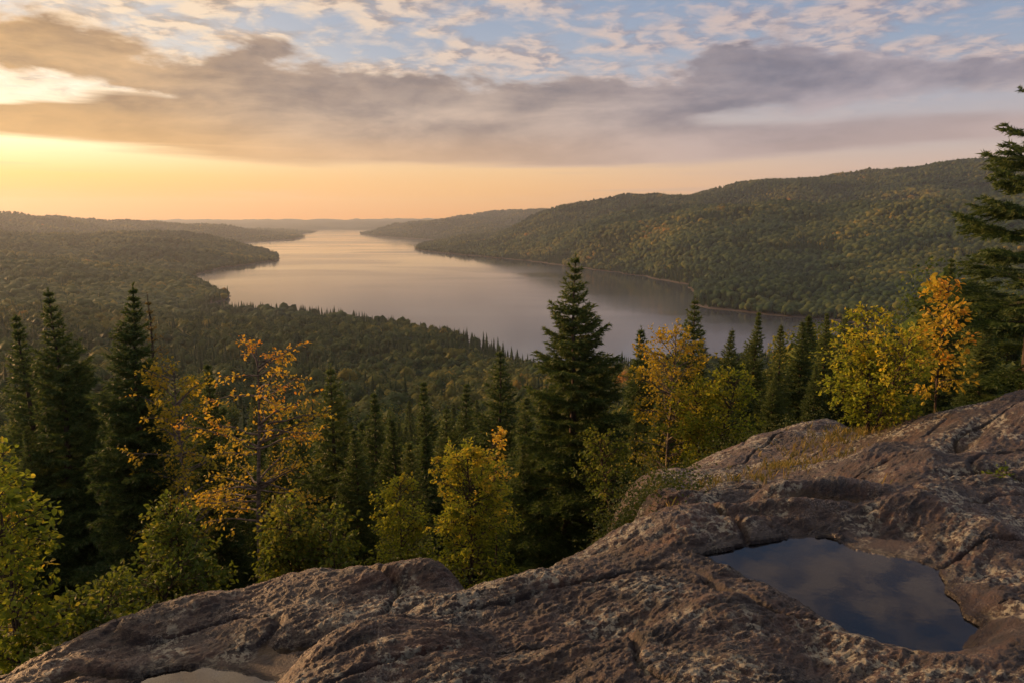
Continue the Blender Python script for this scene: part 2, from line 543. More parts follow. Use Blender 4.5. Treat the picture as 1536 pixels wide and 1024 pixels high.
# back ledge and the grassy saddle before it
rp([(935, 747, 9.2), (1000, 717, 9.8), (1090, 672, 10.8), (1150, 648, 11.4), (1240, 630, 12),
    (1000, 752, 7.4), (1100, 725, 7.5), (1180, 700, 8.2), (958, 762, 7.0), (972, 742, 8.3), (1040, 702, 9.5), (1050, 735, 8.2), (1260, 690, 8.4), (1130, 690, 9.3), (1220, 665, 9.8), (1290, 650, 10.5), (1340, 650, 10.5)])
# left mound
rp([(0, 1000, 4.5), (130, 946, 5.0), (300, 891, 5.5), (450, 863, 5.95), (600, 849, 6.2), (670, 858, 6.2),
    (60, 1024, 4.2), (200, 1000, 4.55), (200, 960, 4.9), (400, 960, 4.85), (400, 905, 5.45), (560, 890, 5.6), (640, 880, 5.7), (-120, 1060, 4.0), (500, 925, 5.1)])
rel_hidden = [(-.55, 4.9, -3.0), (-1.2, 4.2, -2.98), (-1.55, 3.5, -2.9), (-1.9, 3.1, -2.95),
              (-5.2, 6.2, -5.2), (-3.2, 7.0, -4.9), (-1.4, 7.6, -5.3), (-.6, 7.0, -5.0), (.1, 6.4, -4.6), (.7, 7.0, -4.7), (.7, 8.6, -5.4),
              (-6, 8.5, -7.5), (-2.5, 9.5, -7.6), (0.3, 9.5, -7), (1.7, 12, -5.8), (3.4, 12.8, -5.6), (5.2, 13.8, -5.2), (6.5, 11.5, -4.3), (8.2, 10.5, -3.9),
              (7, 14.5, -6), (10, 12, -4.9), (-4.2, 4.9, -3.9), (-6, 4.4, -4.6), (1.9, 5.95, -2.75), (2.8, 6.6, -2.75)]
CR += rel_hidden
CR = np.array(CR)
_rt = TPS(CR[:, :2], CR[:, 2], 1e-3)

POOL_PX = [(1050, 836), (1090, 824), (1135, 815), (1180, 809), (1222, 803), (1252, 808), (1282, 825), (1330, 832), (1375, 842), (1412, 853), (1420, 882), (1440, 912),
           (1462, 940), (1456, 966), (1425, 982), (1385, 986), (1330, 974), (1285, 958), (1240, 932), (1195, 905), (1150, 880), (1105, 860)]
POOL_Z = EYE-2.25
POOL = at_level(np.array([p[0] for p in POOL_PX]), np.array([p[1] for p in POOL_PX]), POOL_Z)[:, :2]
POOL2_PX = [(190, 1030), (225, 1014), (262, 1004), (305, 1002), (350, 1006), (400, 1017), (425, 1030), (400, 1052), (230, 1052)]
POOL2_Z = EYE-3.04
POOL2 = at_level(np.array([p[0] for p in POOL2_PX]), np.array([p[1] for p in POOL2_PX]), POOL2_Z)[:, :2]


DENTS = []                       # (x, y, height, half length, half width, direction)
for px, py, d, amp, s1, s2, ang in [(940, 925, 3.75, -.12, .42, .16, .5), (840, 1000, 3.2, -.06, .3, .1, .6), (1090, 905, 3.85, .05, .4, .12, .5), (1250, 738, 5.5, -.12, .75, .09, .05),
                                    (620, 885, 5.75, -.13, .35, .16, .3), (170, 965, 4.75, -.08, .5, .12, .25), (330, 985, 4.6, -.06, .4, .12, .3), (1470, 705, 6.35, -.14, .45, .10, .15),
                                    (1400, 690, 6.9, .10, .35, .12, .9), (1450, 660, 7.4, -.09, .8, .10, .7), (1300, 690, 7.4, .06, .5, .12, .7), (1120, 760, 5.25, -.07, .4, .08, .1),
                                    (1490, 800, 4.8, .07, .3, .2, .2), (1500, 930, 3.7, .06, .2, .25, .2), (700, 960, 3.65, .05, .5, .12, .7), (560, 985, 3.4, -.05, .4, .07, .75)]:
    p_ = at_depth(px, py, d); DENTS.append((p_[0], p_[1], amp, s1, s2, ang))


def rock_z(x, y):
    """height, hollow, wet"""
    x = np.asarray(x, float); y = np.asarray(y, float)
    sh = x.shape; x = x.ravel(); y = y.ravel()
    z = _rt(np.stack([x, y], -1))
    wx = x+.10*pn(x*1.7, y*1.7, 31); wy = y+.10*pn(x*1.7, y*1.7, 32)
    a = math.radians(35)
    u = wx*math.cos(a)+wy*math.sin(a); v = -wx*math.sin(a)+wy*math.cos(a)
    n1 = fbm(x*.9, y*.9, 3, 40)*.06
    # billowed ribs along the strike
    big_ = 0
    for gx_, gy_, amp, s1, s2, ang in DENTS:
        ca_, sa_ = math.cos(ang), math.sin(ang)
        p_, q_ = (x-gx_)*ca_+(y-gy_)*sa_, -(x-gx_)*sa_+(y-gy_)*ca_
        big_ = big_+amp*np.exp(-(p_/s1)**2-(q_/s2)**2)
    z = z+big_
    rib = (np.abs(pn(u*.7, v*1.9, 41))-.3)*.06
    rib2 = (np.abs(fbm(u*2.0, v*6.0, 2, 42))-.3)*.016
    rib3 = (np.abs(fbm(u*5, v*18, 3, 43))-.3)*.011
    crack = -np.exp(-(np.abs(pn(u*.55+3, v*1.15, 44))/.022)**2)*.05
    chips = fbm(u*9, v*22, 4, 45, .66)*.011+fbm(x*21, y*21, 3, 47, .65)*.004
    det = n1+rib+rib2*(.4+.9*sstep(-.3, .4, pn(x*.8, y*.8, 46)))+rib3+crack+chips
    def ledge(w): f_ = w-np.floor(w); return np.where(f_ < .86, f_/.86, (1-f_)/.14)
    on = sstep(-.15, .35, pn(x*.9, y*.9, 48))
    led = -ledge(v*2.3+fbm(u*.55, v*1.0, 3, 49)*1.3)*.045*on-ledge(v*8+fbm(u*1.6, v*3, 3, 52)*1.4)*.016*(.3+.7*sstep(-.2, .3, pn(x*1.6, y*1.6, 53)))
    led -= ledge(v*23+fbm(u*4, v*8, 3, 54)*1.5)*.009
    crack2 = -np.exp(-(np.abs(fbm(u*1.5+9, v*.8, 2, 55))/.016)**2)*.03
    chips = chips+led+.03+crack2
    hollow = np.clip(-(n1+rib+crack*1.2+big_*.55)/.10, 0, 1)
    z = z+det
    wet = np.zeros_like(z)
    for poly, pz in ((POOL, POOL_Z-EYE), (POOL2, POOL2_Z-EYE)):
        d = poly_sd(poly, x, y)+fbm(x*5, y*5, 4, 50)*.035
        rim = pz+np.where(d > 0, np.minimum(d*.22, .035+d*.05), np.maximum(d*.3, -.12))
        near = 1-sstep(.02, .42, d)
        lift = np.maximum(np.minimum(z, pz+.02+d*.55), rim+.35*np.clip(det, -.03, .05)*sstep(0, .15, d))
        z = np.where(d > 0, z*(1-near)+lift*near, rim)
        z = np.where((d > 0) & (d < .25), np.maximum(z, pz+.004+d*.08), z)
        wet = np.maximum(wet, 1-sstep(.01, .13, d))
    return z.reshape(sh)+EYE, hollow.reshape(sh), wet.reshape(sh)


NA2, NR2 = 1000, 780
az2 = np.radians(np.linspace(-45, 45, NA2)); r2 = np.exp(np.linspace(math.log(2.3), math.log(16), NR2))
A2, R2 = np.meshgrid(az2, r2)
RX, RY = R2*np.sin(A2), R2*np.cos(A2)
RZ, RH, RW = rock_z(RX, RY)
rock = link('rock_outcrop', new_mesh('rock_outcrop', np.stack([RX, RY, RZ], -1).reshape(-1, 3), [grid_faces(NR2, NA2)], smooth=True,
                                     attrs={'hollow': RH.ravel(), 'wet': RW.ravel()}), rock_material())
tag(rock, 'weathered purple brown granite outcrop with pale lichen in the foreground', 'rock', kind='structure')


def pool(name, poly, z, grow, m):
    c = poly.mean(0); v = poly-c
    P = c+v*(1+grow/np.linalg.norm(v, axis=1, keepdims=True))
    V = np.c_[P, np.full(len(P), z)]; V = np.r_[V, [[c[0], c[1], z]]]
    n = len(P); i = np.arange(n)
    return link(name, new_mesh(name, V, [np.stack([(i+1) % n, i, np.full(n, n)], -1)]), m)


M_POOL = water_material('pool_surface', c4(.55, .50, .44), .02, 9, .10, False)
o = pool('pool_water', POOL, POOL_Z, .16, M_POOL)
tag(o, 'still dark rainwater pool in the hollow of the granite, reflecting the sky', 'pool', kind='structure')
o = pool('pool_water', POOL2, POOL2_Z, .12, M_POOL)
tag(o, 'small bright rainwater pool at the bottom edge of the left mound', 'pool', kind='structure')


def floor_at(x, y):
    t, _ = terrain_z(np.array([x]), np.array([y]))
    z = t[0]
    if math.hypot(x, y) < 15.5 and abs(math.atan2(x, y)) < math.radians(44):
        r, _, _ = rock_z(np.array([x]), np.array([y])); z = max(z, r[0])
    return float(z)


# ------------------------------------------------------------------ tree makers (height in metres, base at the origin)
def needles(segs, rnd, step, length, width, per):
    """short flat needle sprays along twig segments"""
    A = np.array([s[0] for s in segs]); B = np.array([s[1] for s in segs])
    L = np.linalg.norm(B-A, axis=1); n = np.maximum(1, (L/step).astype(int))
    idx = np.repeat(np.arange(len(segs)), n*per)
    t = rnd.rand(len(idx))
    D = (B-A)/(L[:, None]+1e-9)
    p = A[idx]+(B-A)[idx]*t[:, None]
    q = rnd.normal(size=(len(idx), 3)); d = D[idx]
    q -= (q*d).sum(1, keepdims=True)*d
    q[:, 2] *= .55
    q /= np.linalg.norm(q, axis=1, keepdims=True)+1e-9
    tip = p+(d*.75+q*.8)*(length*(.6+.7*rnd.rand(len(idx)))[:, None])
    side = np.cross(d, q); side /= np.linalg.norm(side, axis=1, keepdims=True)+1e-9
    w = side*width*.5
    V = np.stack([p-w, p+w, tip], 1).reshape(-1, 3)
    Fc = np.arange(len(idx)*3).reshape(-1, 3)
    return V, Fc


def spruce_meshes(name, h, R, seed, dens=1.0, step=.03, nl=.05, nw=.014, per=3, bare=.04, sparse=0.0, mcrown=None, whorl=.34, gaps=0.0, tw=.085, vary=.25):
    rnd = np.random.RandomState(seed); rd = random.Random(seed)
    lean = rnd.normal(size=2)*.009*h; asy = rd.random()*6.28
    tz = np.linspace(0, 1, 14)
    spine = lambda t: np.array([lean[0]*t*t+.006*h*math.sin(t*9+seed), lean[1]*t*t+.006*h*math.cos(t*8+seed), h*t])
    tp = np.array([spine(t) for t in tz]); tr = .016*h*(1-tz)**.9+.004
    tr[0] *= 1.25
    paths, radii, segs = [tp], [tr], []
    z = bare*h
    while z < .985*h:
        t = z/h
        Lmax = R*(1-t)**.80*(1-.3*math.exp(-t/.06))*(1 if t < .8 else .8+.2*(1-t)/.2)
        nb = max(3, int(round((5.5+rd.random()*1.6)*dens)))
        a0 = rd.random()*6.28
        for k in range(nb):
            if rd.random() < gaps: continue
            az = a0+k*6.283/nb+rd.uniform(-.3, .3)
            L = Lmax*rd.uniform(.95-vary, .95+vary)
            L *= 1+.16*math.cos(az-asy)+.10*math.sin(2*az+9*t)
            if L < .04: L = .04
            elev = math.radians(-16+60*t**1.5+rd.uniform(-9, 9))
            curl = rd.uniform(.18, .4)
            n = 6
            s = np.linspace(0, 1, n)
            out = L*s*math.cos(elev)
            up = L*(s*math.sin(elev)-.16*s*(1-t)+curl*.55*s**2.4)
            b = spine(t)
            P = np.stack([b[0]+math.cos(az)*out, b[1]+math.sin(az)*out, b[2]+rd.uniform(-.04, .04)*whorl+up], -1)
            sw = rd.uniform(-.10, .10)*L*s**2
            P[:, 0] -= math.sin(az)*sw; P[:, 1] += math.cos(az)*sw
            paths.append(P); radii.append(np.linspace(.011*L+.003, .002, n))
            for i in range(1, n): segs.append((P[i-1]*.0+P[i-1], P[i]))
            nt = max(2, int(L/(tw+.05*sparse)))
            side = np.array([-math.sin(az), math.cos(az), 0])
            for j in range(nt):
                f = .16+.80*(j+rd.random()*.6)/nt
                q = P[0]+0
                ii = min(n-2, int(f*(n-1))); fr = f*(n-1)-ii
                q = P[ii]*(1-fr)+P[ii+1]*fr
                d = P[ii+1]-P[ii]; d = d/np.linalg.norm(d)
                tl = L*(.46*(1-f)**.7+.09)*rd.uniform(.7, 1.3)
                sg = 1 if j % 2 else -1
                dv = d*.72+side*sg*.75+np.array([0, 0, rd.uniform(-.28, .10)])
                dv /= np.linalg.norm(dv)
                e = q+dv*tl+np.array([0, 0, -.10*tl])
                mid = q+dv*tl*.55
                segs.append((q, mid)); segs.append((mid, e))
                if tl > .22:
                    for sg2 in (1, -1):
                        dv2 = dv*.7+np.cross(dv, [0, 0, 1])*sg2*.7+np.array([0, 0, rd.uniform(-.25, .05)])
                        g0 = q+dv*tl*rd.uniform(.3, .6)
                        segs.append((g0, g0+dv2*tl*rd.uniform(.3, .5)))
        z += whorl*.82*h/6.5*(.5+.5*(1-t))*rd.uniform(.75, 1.2)
    # leader
    segs.append((spine(.96), spine(1.0)))
    V, Fc = needles(segs, rnd, step, nl, nw, per)
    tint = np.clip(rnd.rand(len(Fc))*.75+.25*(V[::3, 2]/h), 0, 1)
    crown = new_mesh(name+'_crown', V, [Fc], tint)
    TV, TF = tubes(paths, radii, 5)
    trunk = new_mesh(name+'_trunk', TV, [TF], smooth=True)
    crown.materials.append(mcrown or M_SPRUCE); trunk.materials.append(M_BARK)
    return trunk, crown


def leaf_quads(P, D, rnd, size, flat=.5):
    """folded oval leaves hanging at P, roughly along D"""
    n = len(P)
    d = D+rnd.normal(size=(n, 3))*.75; d[:, 2] -= .35
    d /= np.linalg.norm(d, axis=1, keepdims=True)+1e-9
    nr = rnd.normal(size=(n, 3))*(1-flat)+np.array([0, 0, 1.0])*flat
    s = np.cross(d, nr); s /= np.linalg.norm(s, axis=1, keepdims=True)+1e-9
    u = np.cross(s, d)
    L = (size*(.65+.65*rnd.rand(n)))[:, None]
    w = L*.33
    base = P+d*L*.18
    l1 = base+d*L*.28+s*w+u*L*.10; l2 = base+d*L*.66+s*w*.8+u*L*.08
    r1 = base+d*L*.28-s*w+u*L*.10; r2_ = base+d*L*.66-s*w*.8+u*L*.08
    tip = base+d*L-u*L*.08
    V = np.stack([base, l1, l2, tip, r2_, r1], 1).reshape(-1, 3)
    k = np.arange(n)[:, None]*6
    Fc = np.concatenate([k+np.array([[0, 3, 2, 1]]), k+np.array([[0, 5, 4, 3]])], 1).reshape(-1, 4)
    return V, Fc


def leafy_meshes(name, h, width, seed, mleaf, nbr=26, start=.2, leaf=.06, twigs=9, per=7, tiers=None, up=35, trunk_r=None, lean=(0, 0),
                 mbark=None, profile='oval', stems=1, tint_top=.25, droop=.1, tint_bias=0.0, shade_low=0.0):
    rnd = np.random.RandomState(seed); rd = random.Random(seed)
    paths, radii, LP, LD = [], [], [], []
    for st in range(stems):
        a_ = rd.random()*6.28; off = 0 if stems == 1 else .16*width
        sx, sy = math.cos(a_)*off, math.sin(a_)*off
        hh = h*(1 if st == 0 else rd.uniform(.62, .95))
        tr0 = (trunk_r or .011*h)*(1 if st == 0 else .75)
        ph = rd.random()*6
        lx, ly = lean[0]+sx*1.6/max(h, .1), lean[1]+sy*1.6/max(h, .1)
        spine = lambda t: np.array([sx*.3+lx*h*t**1.2+.012*h*math.sin(5*t+ph), sy*.3+ly*h*t**1.2+.012*h*math.cos(4*t+ph)-.012*h*math.cos(ph), hh*t])
        ts = np.linspace(0, 1, 16)
        paths.append(np.array([spine(t) for t in ts])); radii.append(tr0*(1-ts)**.8+.003)
        for k in range(nbr):
            f = (k+rd.random())/nbr
            if tiers:
                t = rd.choice(tiers)+rd.uniform(-.03, .03)
            else:
                t = start+(1-start)*f*.985
            t = min(max(t, .05), .985)
            q = (t-start)/(1-start)
            if profile == 'oval': wv = (max(0, q)+.06)**.45*(1-q)**.55*1.35
            elif profile == 'cone': wv = (1-q)**.75*min(1, .55+2*q)
            else: wv = (.55+.45*q)*(1-q*q*q)**.5
            L = .5*width*wv*rd.uniform(.6, 1.15)+.05
            az = rd.random()*6.28
            el = math.radians(up+rd.uniform(-18, 18)+20*q)
            n = 6; s = np.linspace(0, 1, n)
            b = spine(t)
            out = L*s*math.cos(el)*(1+.15*s)
            upz = L*(s*math.sin(el)-droop*s**2*1.6)
            P = np.stack([b[0]+math.cos(az)*out, b[1]+math.sin(az)*out, b[2]+upz], -1)
            P += np.cumsum(rnd.normal(size=(n, 3))*L*.028, 0)-0
            P[0] = b
            paths.append(P); radii.append(np.linspace(tr0*.34*min(1, L/(.3*width+.01))+.002, .0018, n))
            nt = max(2, int(twigs*L/(.5*width)+1))
            for j in range(nt):
                g = .22+.78*(j+rd.random())/nt
                g = min(g, .99)
                ii = min(n-2, int(g*(n-1))); fr = g*(n-1)-ii
                c = P[ii]*(1-fr)+P[ii+1]*fr
                d = P[ii+1]-P[ii]; d /= np.linalg.norm(d)+1e-9
                dv = d*.8+rnd.normal(size=3)*.55; dv[2] = dv[2]*.6+.05
                dv /= np.linalg.norm(dv)
                tl = (.17+.28*(1-g))*L*rd.uniform(.6, 1.3)+leaf*.8
                e = c+dv*tl; e[2] -= .1*tl
                m_ = (c+e)/2+rnd.normal(size=3)*tl*.06
                paths.append(np.stack([c, m_, e])); radii.append(np.array([.0035, .0025, .0012]))
                for q_ in range(per):
                    w = rd.random()**.7
                    p = c*(1-w)+e*w+rnd.normal(size=3)*leaf*.45
                    LP.append(p); LD.append(dv)
    LP = np.array(LP); LD = np.array(LD)
    V, Fc = leaf_quads(LP, LD, rnd, leaf)
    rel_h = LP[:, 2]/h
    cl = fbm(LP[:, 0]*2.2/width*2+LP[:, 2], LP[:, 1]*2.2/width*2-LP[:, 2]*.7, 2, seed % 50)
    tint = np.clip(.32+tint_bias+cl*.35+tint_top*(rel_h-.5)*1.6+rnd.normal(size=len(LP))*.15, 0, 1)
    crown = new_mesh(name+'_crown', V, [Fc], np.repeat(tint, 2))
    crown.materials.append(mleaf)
    TV, TF = tubes(paths, radii, 5)
    trunk = new_mesh(name+'_trunk', TV, [TF], smooth=True); trunk.materials.append(mbark or M_TWIG)
    return trunk, crown


def plant(name, meshes, loc, rz=0.0, scale=1.0, label=None, cat=None, group=None):
    root = bpy.data.objects.new(name, None); COL.objects.link(root)
    root.empty_display_size = .2
    root.location = loc; root.rotation_euler = (0, 0, rz)
    root.scale = (scale,)*3 if not isinstance(scale, tuple) else scale
    for nm, me in zip(('trunk', 'crown'), meshes): link(nm, me, None, root)
    tag(root, label, cat, group)
    return root


def dup(root, loc, rz, scale, label, group=None):
    r = root.copy(); COL.objects.link(r)
    r.location = loc; r.rotation_euler = (0, 0, rz)
    r.scale = (scale,)*3 if not isinstance(scale, tuple) else scale
    if label: r['label'] = label
    if group: r['group'] = group
    for ch in list(root.children):
        c = ch.copy(); COL.objects.link(c); c.parent = r
    return r


def spot(px, py_top, d, base_off=0.0):
    """stand a tree whose top is seen at (px, py_top) at forward distance d: base point and height"""
    p = at_depth(px, py_top, d)
    zb = floor_at(p[0], p[1])-.06+base_off
    return (float(p[0]), float(p[1]), zb), float(p[2]-zb)


STAND = []                       # occupied spots, so that the scattered woods keep clear
G_SP = 'spruces standing just below the rock outcrop'
G_BD = 'autumn broadleaf trees standing by the rock outcrop'


# ---- foreground spruces: (px, py top, distance, radius/height, seed, label)
def hero_spruce(px, py, d, rh, seed, label, **kw):
    loc, h = spot(px, py, d)
    k = h/6.5
    args = dict(step=.020*k, nl=.075*k**.5, nw=.022*k**.5, per=3, dens=1.25, tw=.062); args.update(kw)
    me = spruce_meshes('spruce', h, rh*h, seed, **args)
    STAND.append((loc[0], loc[1], rh*h*.6))
    return plant('spruce_tree', me, loc, 0, 1.0, label, 'spruce tree', G_SP)


hero_spruce(858, 382, 15, .26, 3, 'tall dark green spruce standing alone against the lake, its top crossing the water', gaps=.10, whorl=.42, vary=.32, dens=1.35)
hero_spruce(193, 426, 13, .19, 5, 'tall narrow dark spruce beside the orange birch, tallest of the left group', whorl=.30)
hero_spruce(73, 432, 14.5, .20, 8, 'dark spruce with a long bare leader behind the leafy bush at the left edge', whorl=.33)
hero_spruce(1594, 60, 13, .30, 13, 'big shaggy spruce cut by the right edge, its branches reaching above the hill line', gaps=.30, whorl=.55, vary=.36, dens=1.1)

# copies of three spruce shapes
protos = {}


def spruce_proto(key, seed, R, **kw):
    protos[key] = spruce_meshes('spruce_'+key, 6.5, R*6.5, seed, step=.030, nl=.085, nw=.026, per=3, dens=1.15, tw=.075, **kw)


spruce_proto('slim', 21, .18, whorl=.32)
spruce_proto('wide', 22, .235, gaps=.1, whorl=.36)
spruce_proto('full', 23, .21, whorl=.30)
proto_root = {}


def spruce_copy(key, px, py, d, rz, label, name='spruce_tree', wid=1.0):
    loc, h = spot(px, py, d); s = h/6.5
    STAND.append((loc[0], loc[1], .1*h))
    if key not in proto_root:
        proto_root[key] = plant(name, protos[key], loc, rz, (s*wid, s*wid, s), label, 'spruce tree', G_SP)
    else:
        dup(proto_root[key], loc, rz, (s*wid, s*wid, s), label, G_SP)


for a in [
    ('slim', 28, 472, 16, .4, 'slim dark spruce nearest the left edge of the photo'),
    ('slim', 308, 545, 19, 2.2, 'dark spruce half hidden behind the orange birch crown'),
    ('wide', 492, 545, 21, 1.1, 'dark spruce just right of the orange birch, standing clear above the valley woods'),
    ('slim', 128, 560, 17, 5.0, 'shorter dark spruce filling the gap between the two tallest spruces on the left'),
    ('full', 412, 640, 20, 3.0, 'low dark spruce behind the trunk of the orange birch'),
    ('wide', 745, 520, 27, 2.4, 'mid sized spruce left of the tall lone spruce, its tip just below the near shore'),
    ('full', 962, 490, 28, .9, 'spruce between the tall lone spruce and the golden tree, tip against the water'),
    ('wide', 1045, 445, 26, 3.7, 'spruce with an open layered top rising from behind the golden tree'),
    ('full', 1096, 492, 25, 5.2, 'low dense spruce right of the golden tree, at the end of the visible water'),
    ('slim', 1136, 468, 29, 1.9, 'dark spruce right of the last strip of water, second in the row on the right'),
    ('full', 1206, 480, 27, 2.9, 'broad dark spruce in the middle of the row on the right'),
    ('slim', 1241, 470, 30, .2, 'narrow spruce pointing up to the far right shore, right of the row middle'),
    ('wide', 1276, 458, 31, 4.4, 'spruce behind the left side of the yellow bush on the rocks'),
    ('slim', 1426, 388, 20, 1.0, 'slender pale topped spruce rising behind the orange leaved sapling'),
    ('full', 1340, 492, 28, 3.3, 'dark spruce almost hidden behind the yellow bush on the rocks'),
    ('slim', 955, 600, 20, .6, 'short dark spruce at the foot of the lone tall spruce on its right'),
    ('full', 790, 590, 20, 4.0, 'dark bushy spruce close against the left side of the tall lone spruce'),
    ('full', 1480, 470, 16, .5, 'dense dark spruce tucked beneath the big spruce at the right edge'),
    ('full', 40, 640, 14, 2.0, 'low dark spruce between the leafy bush and the left spruces'),
    ('slim', 560, 588, 25, 1.3, 'narrow spruce in the thick stand left of centre, taller than those beside it'),
    ('full', 590, 622, 22, 3.1, 'broad spruce behind the young light green spruce, on its left'),
    ('slim', 638, 572, 33, 5.1, 'thin distant spruce above the young light green spruce'),
    ('wide', 668, 606, 26, .7, 'spruce directly above the brightest birch sapling'),
    ('full', 532, 640, 17, 2.2, 'dark bushy spruce right of the one standing clear beside the orange birch'),
    ('slim', 700, 575, 36, 4.2, 'slim far spruce left of the mid sized spruce, deep in the valley woods'),
    ('full', 446, 622, 25, 5.6, 'dark spruce filling the gap right of the orange birch crown'),
    ('full', 785, 660, 15, 1.6, 'dark low spruce behind the orange tipped sapling'),
    ('slim', 898, 560, 23, 3.9, 'narrow spruce close against the right side of the lone tall spruce'),
    ('slim', 1120, 540, 21, 2.7, 'low spruce at the front of the row on the right, before the dark one'),
    ('full', 1162, 555, 20, 4.9, 'squat spruce in front of the yellowish green spruce'),
    ('full', 1225, 545, 22, 1.4, 'squat dark spruce left of the yellow bush, front of the row'),
    ('wide', 245, 640, 15, 2.6, 'low spreading spruce in deep shade beside the tallest left spruce'),
]:
    spruce_copy(*a)

# pale spruces and a larch
loc, h = spot(220, 438, 16)
STAND.append((loc[0], loc[1], .8))
plant('larch_tree', spruce_meshes('larch', h, .13*h, 31, step=.05, nl=.06, nw=.013, per=2, mcrown=M_LARCH, gaps=.25, whorl=.4), loc, 0, 1, 'thin yellowing larch close behind the tallest spruce on the left', 'larch tree')
loc, h = spot(617, 662, 14)
STAND.append((loc[0], loc[1], .6))
plant('spruce_tree', spruce_meshes('young_spruce', h, .24*h, 33, step=.028, nl=.06, nw=.017, per=3, mcrown=M_YSPRUCE), loc, 0, 1, 'young light green spruce behind the small yellow green birch', 'spruce tree', G_SP)
loc, h = spot(1172, 486, 24)
STAND.append((loc[0], loc[1], .6))
plant('spruce_tree', spruce_meshes('pale_spruce', h, .2*h, 34, step=.04, nl=.075, nw=.022, per=3, mcrown=M_YSPRUCE), loc, 0, 1, 'yellowish green spruce in the row on the right of the golden tree', 'spruce tree', G_SP)


# ---- foreground broadleaf trees
def broad(name, px, py, d, label, seed, mleaf, wid, cat, base_off=0.0, **kw):
    loc, h = spot(px, py, d, base_off)
    STAND.append((loc[0], loc[1], wid*.35))
    return plant(name, leafy_meshes(name, h, wid, seed, mleaf, **kw), loc, 0, 1, label, cat, G_BD)


broad('birch_tree', 376, 524, 10, 'orange leaved birch with a pale trunk and tiered airy branches, left of centre', 51, M_ORANGE, 2.3, 'birch tree',
      nbr=46, tiers=[.97, .92, .84, .82, .72, .70, .66, .52, .50, .42, .3], start=.25, leaf=.046, twigs=13, per=8, up=8, mbark=M_BIRCH, trunk_r=.05, profile='flat', tint_top=.3, droop=.05, tint_bias=.06)
broad('birch_tree', 268, 540, 12.5, 'hazy golden birch between the tallest left spruce and the orange birch', 52, M_GOLD, 2.3, 'birch tree',
      nbr=60, start=.2, leaf=.06, twigs=11, per=8, up=22, mbark=M_BIRCH, profile='oval', tint_top=.2, tint_bias=.05)
broad('birch_sapling', 703, 672, 8.6, 'bright yellow green birch sapling in the middle, its foot at the rock edge', 53, M_YGREEN, 1.5, 'birch sapling',
      nbr=100, start=.05, leaf=.038, twigs=13, per=13, up=30, profile='oval', tint_top=.25, trunk_r=.016, tint_bias=.24)
broad('birch_sapling', 602, 722, 9.2, 'small yellow green birch sapling left of the brightest one', 54, M_YGREEN, 1.1, 'birch sapling',
      nbr=64, start=.05, leaf=.038, twigs=11, per=11, up=30, profile='oval', trunk_r=.012, tint_bias=.14)
broad('maple_sapling', 741, 645, 9.6, 'thin orange tipped sapling poking out right behind the brightest birch sapling', 55, M_ORANGE, .6, 'sapling',
      nbr=18, start=.55, leaf=.055, twigs=6, per=5, up=30, trunk_r=.012, tint_bias=-.05)
broad('birch_tree', 1012, 496, 15.5, 'golden birch right of the tall lone spruce, crown against the water', 56, M_GOLD, 2.9, 'birch tree',
      nbr=70, start=.15, leaf=.065, twigs=12, per=9, up=26, mbark=M_BIRCH, trunk_r=.05, tint_top=.5, tint_bias=-.08)
broad('birch_bush', 1068, 562, 14.5, 'olive yellow birch bush at the right foot of the golden birch', 57, M_YGREEN, 1.9, 'bush',
      nbr=60, start=.08, leaf=.06, twigs=11, per=9, up=30, tint_bias=.12, stems=2)
broad('alder_bush', 930, 640, 13.5, 'olive green bush between the tall lone spruce and the golden birch', 58, M_GREEN, 1.6, 'bush',
      nbr=40, start=.1, leaf=.06, twigs=8, per=6, up=30, stems=2, tint_bias=.15)
broad('birch_bush', 1318, 478, 9.4, 'bright yellow leaved bush growing from the saddle between the rock mounds', 59, M_YGREEN, 1.5, 'bush',
      nbr=44, start=.08, leaf=.05, twigs=9, per=7, up=38, stems=3, tint_top=.3, tint_bias=.22, trunk_r=.014)
broad('maple_sapling', 1424, 424, 10, 'orange leaved maple sapling between the yellow bush and the big right spruce', 60, M_ORANGE, 1.05, 'sapling',
      nbr=36, start=.2, leaf=.068, twigs=7, per=6, up=35, trunk_r=.016, tint_top=.3, tint_bias=.1)
broad('alder_bush', 10, 672, 5.9, 'leafy yellow green bush filling the lower left corner', 61, M_YGREEN, .95, 'bush',
      nbr=36, start=.05, leaf=.06, twigs=9, per=5, up=36, stems=3, tint_bias=0, trunk_r=.014, tint_top=.2)
broad('alder_bush', -75, 575, 6.9, 'orange tinged leafy branch tips entering at the left edge above the bush', 62, M_GOLD, 1.3, 'bush',
      nbr=34, start=.2, leaf=.062, twigs=8, per=6, up=32, trunk_r=.016)
broad('alder_bush', 288, 765, 8.2, 'dull green bush under the left side of the orange birch', 63, M_GREEN, 1.15, 'bush',
      nbr=50, start=.08, leaf=.058, twigs=8, per=7, up=28, stems=2, tint_bias=.05)
broad('alder_bush', 466, 762, 8.6, 'light green bush under the right side of the orange birch', 64, M_GREEN, 1.25, 'bush',
      nbr=54, start=.08, leaf=.056, twigs=8, per=7, up=28, stems=3, tint_bias=.2)
broad('alder_bush', 520, 800, 8.4, 'low green bush between the light green bush and the small birch sapling', 65, M_GREEN, 1.0, 'bush',
      nbr=34, start=.08, leaf=.055, twigs=7, per=6, up=28, stems=2, tint_bias=.1)
broad('alder_bush', 210, 850, 7.6, 'low dark bush at the foot of the tallest left spruce', 66, M_GREEN, 1.3, 'bush',
      nbr=34, start=.08, leaf=.055, twigs=7, per=6, up=25, stems=2, tint_bias=-.1)
broad('alder_bush', 118, 880, 6.6, 'low green bush right of the leafy corner bush, above the left rock edge', 67, M_GREEN, 1.0, 'bush',
      nbr=34, start=.08, leaf=.055, twigs=7, per=6, up=25, stems=2)
